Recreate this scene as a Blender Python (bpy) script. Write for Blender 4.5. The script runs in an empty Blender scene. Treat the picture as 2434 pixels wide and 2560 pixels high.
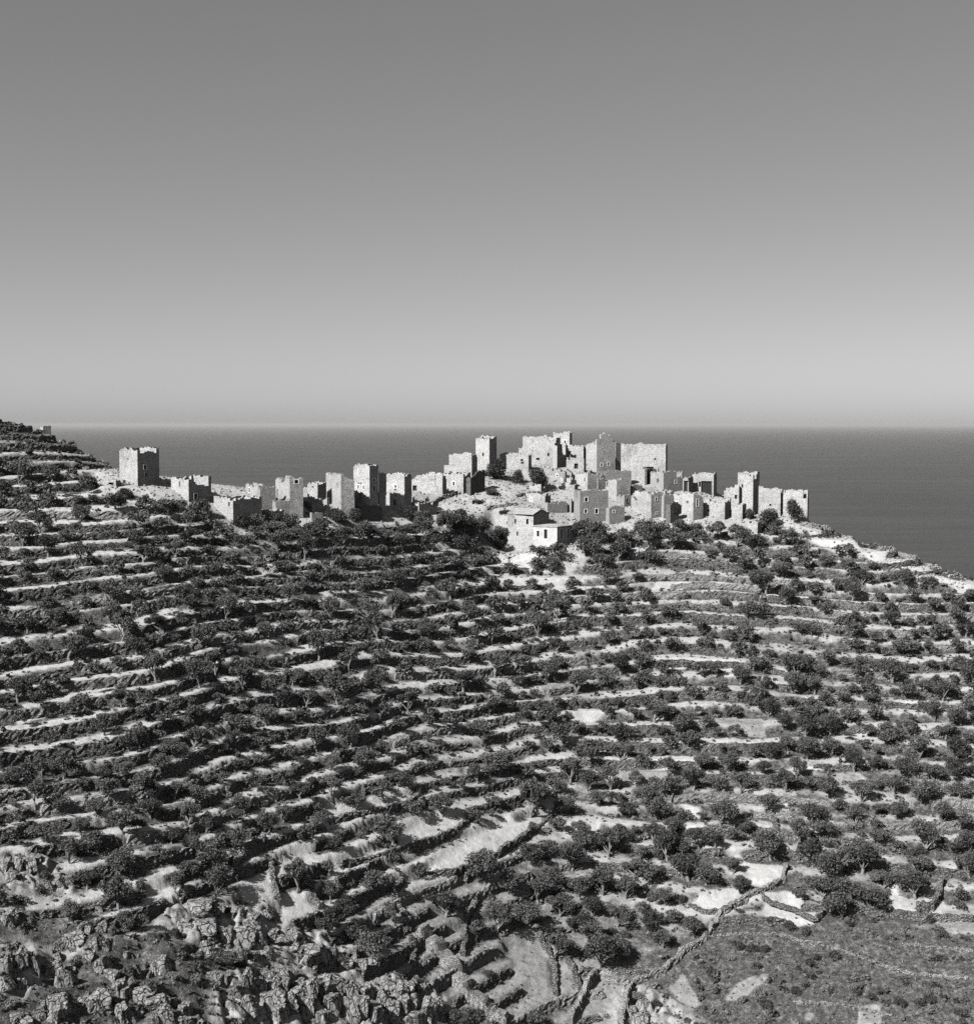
import bpy, bmesh, math, random
import numpy as np
from mathutils import Vector

# ------------------------------------------------------------------ camera, sky, sun, exposure
W_PX, H_PX = 2434.0, 2560.0            # photograph size; picture coordinates below use it
CAMZ = 200.0                           # metres above the sea
F_PX = 3477.0                          # focal length in those pixels
PITCH = math.radians(3.62)             # looking slightly down
scene = bpy.context.scene
COL = scene.collection
cam_d = bpy.data.cameras.new("camera")
cam_d.sensor_fit = 'HORIZONTAL'; cam_d.sensor_width = 36.0
cam_d.lens = 36.0 * F_PX / W_PX
cam_d.clip_start = 0.5; cam_d.clip_end = 500000
cam = bpy.data.objects.new("camera", cam_d); COL.objects.link(cam)
cam.location = (0, 0, CAMZ); cam.rotation_euler = (math.pi/2 - PITCH, 0, 0)
scene.camera = cam

SUN_AZ, SUN_EL = math.radians(47), math.radians(40)   # 47 deg left of straight behind the camera
sdir = Vector((-math.sin(SUN_AZ)*math.cos(SUN_EL), -math.cos(SUN_AZ)*math.cos(SUN_EL), math.sin(SUN_EL)))
world = bpy.data.worlds.new("World"); scene.world = world
world.use_nodes = True
wn = world.node_tree; wn.nodes.clear()
w_out = wn.nodes.new('ShaderNodeOutputWorld'); w_bg = wn.nodes.new('ShaderNodeBackground')
sky = wn.nodes.new('ShaderNodeTexSky'); sky.sky_type = 'NISHITA'; sky.sun_disc = False
sky.sun_elevation = SUN_EL
sky.sun_rotation = math.atan2(sdir.x, sdir.y)
sky.altitude = 200; sky.air_density = 1.0; sky.dust_density = 0.85; sky.ozone_density = 1.0
sep = wn.nodes.new('ShaderNodeSeparateColor')          # black-and-white film behind a red filter
comb = wn.nodes.new('ShaderNodeCombineColor')
tone = wn.nodes.new('ShaderNodeMath'); tone.operation = 'POWER'; tone.inputs[1].default_value = 0.8      # soft tone of the film
wn.links.new(sky.outputs[0], sep.inputs[0]); wn.links.new(sep.outputs[0], tone.inputs[0])
for k in range(3): wn.links.new(tone.outputs[0], comb.inputs[k])
wn.links.new(comb.outputs[0], w_bg.inputs[0]); w_bg.inputs[1].default_value = 0.073
wn.links.new(w_bg.outputs[0], w_out.inputs[0])
sun_d = bpy.data.lights.new("sun", 'SUN'); sun_d.energy = 5.0; sun_d.angle = math.radians(0.53)
sun_d.color = (1.0, 0.985, 0.96)
sun = bpy.data.objects.new("sun", sun_d); COL.objects.link(sun)
sun.rotation_euler = sdir.to_track_quat('Z', 'Y').to_euler()
sun.location = (-100, -50, 400)
scene.view_settings.view_transform = 'Standard'; scene.view_settings.look = 'None'
scene.view_settings.exposure = 0.88; scene.view_settings.gamma = 1.0
scene.render.engine = 'CYCLES'
scene.cycles.max_bounces = 4; scene.cycles.diffuse_bounces = 0; scene.cycles.glossy_bounces = 2
scene.cycles.transmission_bounces = 1; scene.cycles.volume_bounces = 0
scene.cycles.use_denoising = False
RNG = np.random.default_rng(7); random.seed(7)

# ------------------------------------------------------------------ helpers
CP, SP = math.cos(PITCH), math.sin(PITCH)
def ray(px, py):
    u = (px - W_PX/2)/F_PX; v = (H_PX/2 - py)/F_PX
    return np.array([u, CP + SP*v, -SP + CP*v])          # world direction (not normalised)
def project(X, Y, Z):
    zr = Z - CAMZ
    d = Y*CP - zr*SP; v = Y*SP + zr*CP
    return W_PX/2 + F_PX*X/d, H_PX/2 - F_PX*v/d
def hash01(ix, iy, seed):
    h = (ix.astype(np.int64)*374761393 + iy.astype(np.int64)*668265263 + seed*982451653) & 0xffffffff
    h = ((h ^ (h >> 13))*1274126177) & 0xffffffff
    h = (h ^ (h >> 16))
    return (h & 0xffffff)/float(0xffffff)
def vnoise(x, y, seed=0):
    x = np.asarray(x, float); y = np.asarray(y, float)
    ix, iy = np.floor(x), np.floor(y); fx, fy = x-ix, y-iy
    fx = fx*fx*fx*(fx*(fx*6-15)+10); fy = fy*fy*fy*(fy*(fy*6-15)+10)
    a, b = hash01(ix, iy, seed), hash01(ix+1, iy, seed)
    c, d = hash01(ix, iy+1, seed), hash01(ix+1, iy+1, seed)
    return (a*(1-fx)+b*fx)*(1-fy) + (c*(1-fx)+d*fx)*fy - 0.5
def fbm(x, y, seed=0, oct=4):
    s, a = 0, 1.0
    for k in range(oct):
        s = s + a*vnoise(x*2**k, y*2**k, seed+k*17); a *= 0.5
    return s
def smooth(a, b, x):
    t = np.clip((x-a)/(b-a), 0, 1); return t*t*(3-2*t)
def cells(x, y, seed=0):
    """jittered cell noise: distance to border-ish and a value per cell"""
    ix, iy = np.floor(x), np.floor(y)
    d1 = np.full(np.shape(x), 9.0); d2 = d1.copy(); val = np.zeros(np.shape(x))
    for dx in (-1, 0, 1):
        for dy in (-1, 0, 1):
            cx, cy = ix+dx, iy+dy
            ox = cx + hash01(cx, cy, seed); oy = cy + hash01(cx, cy, seed+5)
            d = np.hypot(x-ox, y-oy); v = hash01(cx, cy, seed+9)
            near = d < d1
            d2 = np.where(near, d1, np.minimum(d2, d)); val = np.where(near, v, val); d1 = np.where(near, d, d1)
    return d2-d1, val
def mesh_np(name, verts, faces, mat=None, smooth_shade=False):
    me = bpy.data.meshes.new(name)
    verts = np.asarray(verts, np.float32); faces = np.asarray(faces, np.int32)
    n, k = faces.shape
    me.vertices.add(len(verts)); me.vertices.foreach_set('co', verts.ravel())
    me.loops.add(n*k); me.loops.foreach_set('vertex_index', faces.ravel())
    me.polygons.add(n)
    me.polygons.foreach_set('loop_start', np.arange(0, n*k, k, dtype=np.int32))
    if smooth_shade: me.polygons.foreach_set('use_smooth', np.ones(n, bool))
    me.update(calc_edges=True); me.validate()
    if mat: me.materials.append(mat)
    return me
def link(name, me, parent=None):
    o = bpy.data.objects.new(name, me); COL.objects.link(o)
    if parent: o.parent = parent
    return o
def tag(o, label=None, cat=None, group=None, kind=None):
    if label: o['label'] = label
    if cat: o['category'] = cat
    if group: o['group'] = group
    if cat and not kind: kind = 'thing'
    if kind: o['kind'] = kind
    return o
def empty(name, loc, rz=0):
    o = bpy.data.objects.new(name, None); COL.objects.link(o)
    o.location = loc; o.rotation_euler = (0, 0, rz); o.empty_display_size = 0.5
    return o
class MB:
    def __init__(s): s.v = []; s.f = []
    def quad(s, a, b, c, d):
        n = len(s.v); s.v += [tuple(a), tuple(b), tuple(c), tuple(d)]; s.f.append((n, n+1, n+2, n+3))
    def box(s, o, ax, ay, az):
        o, ax, ay, az = map(np.array, (o, ax, ay, az)); n = len(s.v)
        for k in range(8): s.v.append(tuple(o + ax*(k & 1) + ay*((k >> 1) & 1) + az*((k >> 2) & 1)))
        for q in ((0,2,3,1),(4,5,7,6),(0,1,5,4),(2,6,7,3),(0,4,6,2),(1,3,7,5)): s.f.append(tuple(n+i for i in q))
    def tube(s, pts, rad, n=7):
        pts = [np.array(p, float) for p in pts]; base = len(s.v)
        for i, p in enumerate(pts):
            t = pts[min(i+1, len(pts)-1)] - pts[max(i-1, 0)]; t /= np.linalg.norm(t)+1e-9
            a = np.cross(t, (0.3, 0.9, 0.1)); a /= np.linalg.norm(a)+1e-9; b = np.cross(t, a)
            for k in range(n):
                w = 2*math.pi*k/n; s.v.append(tuple(p + rad[i]*(a*math.cos(w)+b*math.sin(w))))
        for i in range(len(pts)-1):
            for k in range(n):
                k2 = (k+1) % n
                s.f.append((base+i*n+k, base+i*n+k2, base+(i+1)*n+k2, base+(i+1)*n+k))
        for i0 in (base, base+(len(pts)-1)*n):
            s.f.append(tuple(i0+k for k in range(n)))
    def build(s, name, mat, parent=None, weld=False, smooth_shade=False):
        me = bpy.data.meshes.new(name); me.from_pydata(s.v, [], s.f)
        bm = bmesh.new(); bm.from_mesh(me)
        if weld: bmesh.ops.remove_doubles(bm, verts=bm.verts, dist=0.001)
        bmesh.ops.recalc_face_normals(bm, faces=bm.faces)
        if smooth_shade:
            for f in bm.faces: f.smooth = True
        bm.to_mesh(me); bm.free()
        if mat: me.materials.append(mat)
        return link(name, me, parent)

# ------------------------------------------------------------------ materials (all neutral: the place as black-and-white film saw it)
def new_mat(name):
    m = bpy.data.materials.new(name); m.use_nodes = True
    nt = m.node_tree; b = nt.nodes['Principled BSDF']
    b.inputs['Roughness'].default_value = 0.9; b.inputs['Specular IOR Level'].default_value = 0.15
    return m, nt, b
def nd(nt, typ, **kw):
    n = nt.nodes.new(typ)
    for k, v in kw.items():
        if k in n.inputs: n.inputs[k].default_value = v
        else: setattr(n, k, v)
    return n
def coords(nt): return nt.nodes.new('ShaderNodeTexCoord').outputs['Object']
def noise(nt, vec, scale, detail=4, rough=0.6):
    n = nd(nt, 'ShaderNodeTexNoise'); n.inputs['Scale'].default_value = scale
    n.inputs['Detail'].default_value = detail; n.inputs['Roughness'].default_value = rough
    nt.links.new(vec, n.inputs['Vector']); return n.outputs['Fac']
def ramp(nt, fac, stops):
    r = nt.nodes.new('ShaderNodeValToRGB'); el = r.color_ramp.elements
    while len(el) < len(stops): el.new(0.5)
    for e, (p, v) in zip(el, stops): e.position = p; e.color = (v, v, v, 1)
    nt.links.new(fac, r.inputs[0]); return r.outputs[0]
def math_n(nt, op, a, b=None, clamp=False):
    n = nt.nodes.new('ShaderNodeMath'); n.operation = op; n.use_clamp = clamp
    for i, x in enumerate((a, b)):
        if x is None: continue
        if isinstance(x, (int, float)): n.inputs[i].default_value = x
        else: nt.links.new(x, n.inputs[i])
    return n.outputs[0]
def mix(nt, fac, a, b):
    n = nt.nodes.new('ShaderNodeMix'); n.data_type = 'FLOAT'
    for i, x in zip((0, 2, 3), (fac, a, b)):
        if isinstance(x, (int, float)): n.inputs[i].default_value = x
        else: nt.links.new(x, n.inputs[i])
    return n.outputs[0]
def bump(nt, b, h, strength, dist):
    n = nt.nodes.new('ShaderNodeBump'); n.inputs['Strength'].default_value = strength; n.inputs['Distance'].default_value = dist
    nt.links.new(h, n.inputs['Height']); nt.links.new(n.outputs[0], b.inputs['Normal'])
def attr(nt, name):
    a = nt.nodes.new('ShaderNodeAttribute'); a.attribute_name = name; return a.outputs['Fac']

def stone_mat(name, lo, hi, cell=2.2, dark=0.35, bstr=0.6, stain=0.0):
    m, nt, b = new_mat(name); v = coords(nt)
    vo = nd(nt, 'ShaderNodeTexVoronoi', feature='DISTANCE_TO_EDGE'); vo.inputs['Scale'].default_value = cell
    mp = nd(nt, 'ShaderNodeMapping'); mp.inputs['Scale'].default_value = (1, 1, 1.9)
    nt.links.new(v, mp.inputs[0]); nt.links.new(mp.outputs[0], vo.inputs['Vector'])
    vc = nd(nt, 'ShaderNodeTexVoronoi'); vc.inputs['Scale'].default_value = cell; nt.links.new(mp.outputs[0], vc.inputs['Vector'])
    joint = ramp(nt, vo.outputs['Distance'], [(0.0, dark), (0.12, 1.0)])
    per = math_n(nt, 'MULTIPLY', vc.outputs['Color'], 1.0)
    n1 = noise(nt, v, 0.35, 5, 0.65); n2 = noise(nt, v, 3.5, 3, 0.7)
    base = math_n(nt, 'ADD', math_n(nt, 'MULTIPLY', n1, 0.55), math_n(nt, 'ADD', math_n(nt, 'MULTIPLY', n2, 0.25), math_n(nt, 'MULTIPLY', per, 0.2)))
    c = mix(nt, ramp(nt, base, [(0.3, 0), (0.72, 1)]), lo, hi)
    if stain:
        st = ramp(nt, noise(nt, v, 0.22, 6, 0.7), [(0.5, 0), (0.66, 1)])
        c = math_n(nt, 'MULTIPLY', c, math_n(nt, 'SUBTRACT', 1.0, math_n(nt, 'MULTIPLY', st, stain)))
    oi = nt.nodes.new('ShaderNodeObjectInfo')
    c = math_n(nt, 'MULTIPLY', c, math_n(nt, 'ADD', 0.86, math_n(nt, 'MULTIPLY', oi.outputs['Random'], 0.2)))
    c = math_n(nt, 'MULTIPLY', c, joint)
    nt.links.new(c, b.inputs['Base Color'])
    h = math_n(nt, 'ADD', joint, math_n(nt, 'MULTIPLY', n2, 0.8))
    bump(nt, b, h, bstr, 0.15)
    return m
M = {}
M['wall'] = stone_mat('pale_rubble_masonry', 0.32, 0.54, dark=0.45, stain=0.45)
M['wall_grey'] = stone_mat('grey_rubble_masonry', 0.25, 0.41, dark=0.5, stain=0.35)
M['wall_dark'] = stone_mat('dark_masonry', 0.10, 0.20, stain=0.3)  # darkest stone tone, also used where a wall should look shaded
M['plaster'] = stone_mat('whitewashed_masonry', 0.42, 0.57, dark=0.75, bstr=0.4, stain=0.22)
M['plaster_worn'] = stone_mat('worn_stained_plaster', 0.42, 0.62, dark=0.8, bstr=0.3, stain=0.5)
M['roof'] = stone_mat('pale_roof_slabs', 0.36, 0.52, cell=1.8, stain=0.2)
M['drystone'] = stone_mat('dry_stone', 0.08, 0.27, cell=2.6, dark=0.08, bstr=1.0, stain=0.3)
M['drystone_pale'] = stone_mat('pale_dry_stone', 0.20, 0.42, cell=3.8, dark=0.30, bstr=1.0, stain=0.2)
def plain(name, lo, hi, scale=3.0):
    m, nt, b = new_mat(name); v = coords(nt)
    nt.links.new(mix(nt, ramp(nt, noise(nt, v, scale, 4), [(0.3, 0), (0.7, 1)]), lo, hi), b.inputs['Base Color']); return m
M['roof_pale'] = stone_mat('limewashed_roof', 0.28, 0.44, cell=1.8, dark=0.6, bstr=0.5, stain=0.35)
M['opening_shade'] = plain('opening_shade_black', 0.012, 0.03)  # near-black sheet that paints the darkness inside window and door holes
M['surround'] = plain('limewashed_surround', 0.6, 0.75)
M['bark'] = plain('olive_bark', 0.10, 0.26, 5)
M['bark_dark'] = plain('dark_bark', 0.03, 0.08, 5)
def leaf_mat(name, lo, hi):
    m, nt, b = new_mat(name); v = coords(nt)
    oi = nt.nodes.new('ShaderNodeObjectInfo')
    n1 = ramp(nt, noise(nt, v, 1.6, 3), [(0.3, 0), (0.7, 1)])
    r = math_n(nt, 'ADD', math_n(nt, 'MULTIPLY', n1, 0.6), math_n(nt, 'MULTIPLY', oi.outputs['Random'], 0.4))
    nt.links.new(mix(nt, r, lo, hi), b.inputs['Base Color'])
    b.inputs['Roughness'].default_value = 0.6; b.inputs['Specular IOR Level'].default_value = 0.3
    return m
M['olive'] = leaf_mat('olive_leaves', 0.04, 0.105)
M['shrub'] = leaf_mat('shrub_leaves', 0.028, 0.075)
M['dry_shrub'] = leaf_mat('dry_shrub_leaves', 0.09, 0.22)
M['carob'] = leaf_mat('dark_glossy_leaves', 0.025, 0.06)
M['evergreen'] = leaf_mat('dark_evergreen_leaves', 0.024, 0.055)
M['scrub'] = leaf_mat('dry_scrub', 0.05, 0.17)
def rock_mat():
    m, nt, b = new_mat('grey_limestone'); v = coords(nt)
    mp = nd(nt, 'ShaderNodeMapping'); mp.inputs['Scale'].default_value = (1.6, 1.6, 0.7); nt.links.new(v, mp.inputs[0])
    n1 = noise(nt, mp.outputs[0], 1.1, 8, 0.7); n2 = noise(nt, v, 0.35, 4)
    c = ramp(nt, n1, [(0.32, 0.06), (0.46, 0.29), (0.75, 0.44)])
    c = math_n(nt, 'MULTIPLY', c, ramp(nt, n2, [(0.3, 0.6), (0.7, 1.0)]))
    vo = nd(nt, 'ShaderNodeTexVoronoi', feature='DISTANCE_TO_EDGE'); vo.inputs['Scale'].default_value = 1.25
    wv = nd(nt, 'ShaderNodeVectorMath', operation='ADD'); nz = nd(nt, 'ShaderNodeTexNoise'); nz.inputs['Scale'].default_value = 0.9
    nt.links.new(v, nz.inputs['Vector']); nt.links.new(mp.outputs[0], wv.inputs[0]); nt.links.new(nz.outputs['Color'], wv.inputs[1]); nt.links.new(wv.outputs[0], vo.inputs['Vector'])
    crack = ramp(nt, vo.outputs['Distance'], [(0.0, 0.18), (0.07, 1.0)])
    c = math_n(nt, 'MULTIPLY', c, crack)
    nt.links.new(c, b.inputs['Base Color']); bump(nt, b, math_n(nt, 'ADD', n1, math_n(nt, 'MULTIPLY', crack, 0.6)), 1.0, 0.4); return m
M['rock'] = rock_mat()
def ground_mat():
    m, nt, b = new_mat('hillside_ground'); v = coords(nt)
    cover, grass, rock = attr(nt, 'cover'), attr(nt, 'grass'), attr(nt, 'rock')
    n1 = noise(nt, v, 0.18, 6, 0.7); n2 = noise(nt, v, 1.3, 5, 0.7); n3 = noise(nt, v, 5.0, 3, 0.7)
    fine = math_n(nt, 'ADD', math_n(nt, 'MULTIPLY', n2, 0.55), math_n(nt, 'MULTIPLY', n3, 0.45))
    soil = mix(nt, ramp(nt, math_n(nt, 'ADD', math_n(nt, 'MULTIPLY', fine, 0.65), math_n(nt, 'MULTIPLY', n1, 0.35)), [(0.35, 0), (0.62, 1)]), 0.23, 0.46)
    gr = mix(nt, ramp(nt, fine, [(0.36, 0), (0.64, 1)]), 0.11, 0.29)
    sc = ramp(nt, fine, [(0.38, 0.025), (0.52, 0.075), (0.66, 0.23)])
    c = mix(nt, grass, soil, gr)
    k = math_n(nt, 'ADD', cover, math_n(nt, 'MULTIPLY', math_n(nt, 'SUBTRACT', n1, 0.5), 1.3))
    k = ramp(nt, k, [(0.35, 0), (0.65, 1)])
    k = math_n(nt, 'MULTIPLY', k, ramp(nt, cover, [(0.02, 0), (0.15, 1)]))
    c = mix(nt, k, c, sc)
    rk = ramp(nt, noise(nt, v, 0.9, 8, 0.7), [(0.36, 0.05), (0.48, 0.24), (0.7, 0.40)])
    c = mix(nt, rock, c, rk)
    nt.links.new(c, b.inputs['Base Color'])
    bump(nt, b, fine, 0.8, 0.35); b.inputs['Specular IOR Level'].default_value = 0.05
    return m
M['ground'] = ground_mat()
def sea_mat():
    m, nt, b = new_mat('sea_water'); v = coords(nt)
    mps = nd(nt, 'ShaderNodeMapping'); mps.inputs['Scale'].default_value = (0.35, 1.0, 1); nt.links.new(v, mps.inputs[0])
    n0 = ramp(nt, noise(nt, mps.outputs[0], 0.004, 5, 0.6), [(0.35, 0), (0.65, 1)])
    nt.links.new(mix(nt, n0, 0.025, 0.042), b.inputs['Base Color'])
    b.inputs['Roughness'].default_value = 0.4; b.inputs['Specular IOR Level'].default_value = 0.22
    h = math_n(nt, 'ADD', noise(nt, v, 0.12, 4, 0.6), math_n(nt, 'MULTIPLY', noise(nt, v, 0.02, 2), 2.0))
    bump(nt, b, h, 1.0, 3.0)
    return m
M['sea'] = sea_mat()

# ------------------------------------------------------------------ terrain: contour lines of the slope, then a smooth surface through them
pts = []                                         # X, Y, Z
def add_z(px, py, z):                            # picture point known to lie at height z below the camera
    d = ray(px, py); k = z/d[2]; pts.append((d[0]*k, d[1]*k, CAMZ+z))
def add_d(px, py, D):                            # picture point known to lie at depth D
    d = ray(px, py); k = D/d[1]; pts.append((d[0]*k, D, CAMZ+d[2]*k))
def slope_d(py, K, sl): return K/(sl + (py-1057.0)/F_PX)      # depth along a hillside of even slope sl
for px, K, sl in ((-350,106,.40),(0,112,.40),(200,116.5,.41),(400,121,.42),(600,126.5,.42),(800,132,.42),(1050,140,.42),(1200,144.5,.42),(1380,149,.42),(1550,150.5,.42),(1700,150,.42),(2050,149,.42),(2434,147,.42),(2780,144,.42)):
    for py in range(1500, 2740, 110): add_d(px, py, slope_d(py, K, sl))
for p in [(-350,1480,203),(-350,1300,225.5),(-350,1120,253.6),(-350,1000,276),
          (0,1400,224.6),(0,1300,238),(0,1200,254),(0,1100,271.6),(0,1045,282),(120,1083,283),(230,1135,284),(300,1180,284),
          (345,1250,252),(405,1190,278),(345,1400,231),(480,1255,258),(600,1218,285),(583,1300,257),(600,1400,244),
          (800,1218,297),(820,1286,272.6),(800,1400,254.5),(1000,1284,286),(1040,1240,300),(1106,1244,302),(1158,1235,305),(1178,1200,312),
          (1215,1175,322),(1250,1180,321),(1321,1178,324),(1390,1172,326),(1458,1188,324),(1535,1177,330),(1600,1180,332),(1660,1180,334),
          (1575,1210,322),(1510,1240,314),(1400,1240,311),(1300,1240,308),(1180,1300,293),(1260,1300,296),(1340,1295,297),(1440,1311,299),
          (1560,1311,300),(1650,1300,303),(1700,1240,318),(1783,1239,322),(1756,1300,304),(1811,1301,304),(1878,1282,310),(1950,1282,309),(2017,1305,303),
          (1268,1374,291),(1333,1380,288.5),(1240,1388,289),(1392,1386,286.5),(1440,1392,287),(1100,1390,276),(1650,1400,288),(1850,1400,287),(2050,1335,296),(2200,1375,284),(2050,1410,284),
          (2320,1415,278),(2434,1458,271),(2600,1530,261),(2780,1590,250)]: add_d(*p)
SKY = [(-350,280,4.5),(0,284,0.8),(400,280,-10.8),(800,299,-14),(1217,335,-12),(1600,345,-12.5),(2000,306,-21),(2434,272,-31.5),(2780,251,-38.5)]
for px, D, z in SKY:
    k = (px-W_PX/2)/F_PX
    for dD, dz in ((14,-3),(40,-15),(130,-75),(300,-215),(420,-290)):
        pts.append((k*(D+dD), D+dD, CAMZ+z+dz))
P = np.array(pts)
def tps_fit(P, lam=2.0):
    n = len(P); X = P[:, :2]/100.0
    r = np.linalg.norm(X[:, None]-X[None], axis=2)
    K = np.where(r > 0, r*r*np.log(r+1e-12), 0) + lam*1e-4*np.eye(n)
    Q = np.hstack([np.ones((n, 1)), X])
    A = np.block([[K, Q], [Q.T, np.zeros((3, 3))]])
    s = np.linalg.solve(A, np.concatenate([P[:, 2], np.zeros(3)]))
    return X, s
_X, _s = tps_fit(P)
def tps(x, y):
    x = np.ravel(x)/100.0; y = np.ravel(y)/100.0; out = np.empty(len(x)); n = len(_X)
    for i in range(0, len(x), 20000):
        a, b = x[i:i+20000], y[i:i+20000]
        r2 = (a[:, None]-_X[None, :, 0])**2 + (b[:, None]-_X[None, :, 1])**2
        out[i:i+20000] = (0.5*r2*np.log(r2+1e-12))@_s[:n] + _s[n] + _s[n+1]*a + _s[n+2]*b
    return out
GX0, GX1, GY0, GY1, GS = -200.0, 200.0, 95.0, 455.0, 0.5
gx = np.arange(GX0, GX1+GS/2, GS); gy = np.arange(GY0, GY1+GS/2, GS)
cx = np.arange(GX0, GX1+1, 2.0); cy = np.arange(GY0, GY1+1, 2.0)
CX, CY = np.meshgrid(cx, cy)
H2 = tps(CX, CY).reshape(CX.shape)
def bil(G, x, y, x0, y0, s):
    fx = np.clip((np.asarray(x, float)-x0)/s, 0, G.shape[1]-1.001); fy = np.clip((np.asarray(y, float)-y0)/s, 0, G.shape[0]-1.001)
    ix, iy = fx.astype(int), fy.astype(int); fx, fy = fx-ix, fy-iy
    return (G[iy, ix]*(1-fx)+G[iy, ix+1]*fx)*(1-fy) + (G[iy+1, ix]*(1-fx)+G[iy+1, ix+1]*fx)*fy
XX, YY = np.meshgrid(gx, gy)
H0 = bil(H2, XX, YY, GX0, GY0, 2.0)
for _ in range(2):                                # take the creases out of the bilinear patches
    p = np.pad(H0, 3, mode='edge'); H0 = sum(p[a:a+H0.shape[0], b:b+H0.shape[1]] for a in (0, 3, 6) for b in (0, 3, 6))/9.0
PX0, PY0 = project(XX, YY, H0)
def inside(poly, X, Y):
    r = np.zeros(X.shape, bool); n = len(poly)
    xs = [p[0] for p in poly]; ys = [p[1] for p in poly]
    bb = (X >= min(xs)) & (X <= max(xs)) & (Y >= min(ys)) & (Y <= max(ys))
    x, y = X[bb], Y[bb]; q = np.zeros(x.shape, bool)
    for i in range(n):
        (x1, y1), (x2, y2) = poly[i], poly[(i+1) % n]
        if y1 == y2: continue
        c = (y1 > y) != (y2 > y)
        q ^= c & (x < (x2-x1)*(y-y1)/(y2-y1)+x1)
    r[bb] = q; return r
def blur(G, n):
    for _ in range(n):
        p = np.pad(G, 1, mode='edge')
        G = (p[1:-1, 1:-1]*2 + p[:-2, 1:-1] + p[2:, 1:-1] + p[1:-1, :-2] + p[1:-1, 2:])/6.0
    return G
wob = 14*fbm(XX*0.12, YY*0.12, 3)                 # wobble so that mask edges are not straight
WX, WY = PX0 + wob, PY0 + 14*fbm(XX*0.12, YY*0.12, 8)
def mask(polys, n=4, wobble=True):
    A, B = (WX, WY) if wobble else (PX0, PY0)
    r = np.zeros(XX.shape, bool)
    for p in polys: r |= inside(p, A, B)
    return blur(r.astype(float), n)
front = (YY < 300) | (PX0 < 900)
village_m = mask([[(240,1170),(330,1170),(420,1190),(420,1262),(300,1250),(240,1230)], [(425,1180),(540,1180),(620,1215),(1040,1210),(1180,1120),(1700,1090),(2030,1200),(2040,1320),
                  (1850,1310),(1640,1330),(1500,1330),(1440,1420),(1250,1400),(1250,1330),(1040,1300),(680,1315),(560,1315),(425,1265)]], 8)
rock_m = mask([[(395,2275),(520,2232),(640,2268),(800,2335),(850,2400),(700,2402),(560,2372),(430,2335)], [(545,2440),(700,2408),(900,2438),(1040,2448),(1130,2500),(1190,2700),(520,2700),(530,2500)],
               [(-200,2335),(60,2338),(125,2385),(110,2460),(60,2490),(-200,2490)], [(-100,2130),(110,2130),(180,2190),(190,2240),(60,2230),(-100,2200)], [(1530,2470),(1580,2440),(1760,2560),(1700,2640),(1530,2620)]], 4)
hollow_m = mask([[(-300,2290),(60,2290),(330,2330),(420,2340),(560,2400),(560,2700),(-300,2700)]], 8)
scrubslope_m = mask([[(1740,2330),(2000,2280),(2434,2330),(2700,2340),(2700,2800),(1600,2800),(1640,2480)]], 30)
ts_m = np.clip(1 - village_m - 0.9*rock_m - 0.5*scrubslope_m - 0.6*hollow_m, 0, 1)
ts_m *= smooth(345, 322, YY)
STEP = 1.8
lown = 2.6*fbm(XX*0.026, YY*0.026, 41, 3)
_h = (H0 + lown)/STEP
U = _h + 0.55*vnoise(_h*0.8, _h*0 + 0.5, 91)             # terraces of uneven height
ts_m = ts_m*np.clip(1.0 + 1.3*fbm(XX*0.035+9, YY*0.035, 47, 3), 0.5, 1)
kf = np.floor(U); fr = U - kf
TREAD = 0.84
g = np.where(fr < TREAD, 0.16*fr/TREAD, 0.16 + 0.84*smooth(TREAD+0.01, 0.985, fr))
HT = H0 + STEP*(kf + g - U)
small = 0.22*fbm(XX*0.35, YY*0.35, 5, 4)
e, val = cells(XX*0.42, YY*0.42, 21); e2, val2 = cells(XX*0.9+7, YY*0.9, 33)
rocky = 1.3*(val-0.4)*smooth(0, 0.12, e) + 0.8*(val2-0.5)*smooth(0, 0.1, e2) - 0.7*(1-smooth(0, 0.14, e))
HG = H0*(1-ts_m) + HT*ts_m + hollow_m*2.2*fbm(XX*0.13, YY*0.13, 15, 3) + small*(0.35+0.65*(1-ts_m)) + rock_m*rocky
def carve(px, py, D, deg, run, wide, drop=0.0):
    """level ground in front of a wall that starts at this picture point and runs back-left"""
    d = ray(px, py); C = d*D/d[1]; a = math.radians(deg)
    t1 = np.array([-math.cos(a), math.sin(a)]); t2 = np.array([math.sin(a), math.cos(a)])
    u = (XX-C[0])*t1[0] + (YY-C[1])*t1[1]; w = (XX-C[0])*t2[0] + (YY-C[1])*t2[1]
    m = smooth(-2.5, 0, u)*smooth(run+3, run, u)*smooth(-wide-4, -wide, w)*smooth(2.2, 0.8, w)
    z = CAMZ + C[2] - drop + 0.12*w + small*0.3
    return HG*(1-m) + np.minimum(HG, z)*m
HG = carve(1392, 1384, 286.8, 36, 15.5, 2.0)
def H(x, y): return bil(HG, x, y, GX0, GY0, GS)
def at(px, py, dmin=98, dmax=420):
    """the point of the ground that this line of sight meets"""
    d = ray(px, py); D = np.arange(dmin, dmax, 0.25); k = D/d[1]
    below = (CAMZ + d[2]*k) < H(d[0]*k, D)
    i = int(np.argmax(below)) if below.any() else len(D)-1
    return np.array([d[0]*k[i], D[i], CAMZ+d[2]*k[i]])

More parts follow.
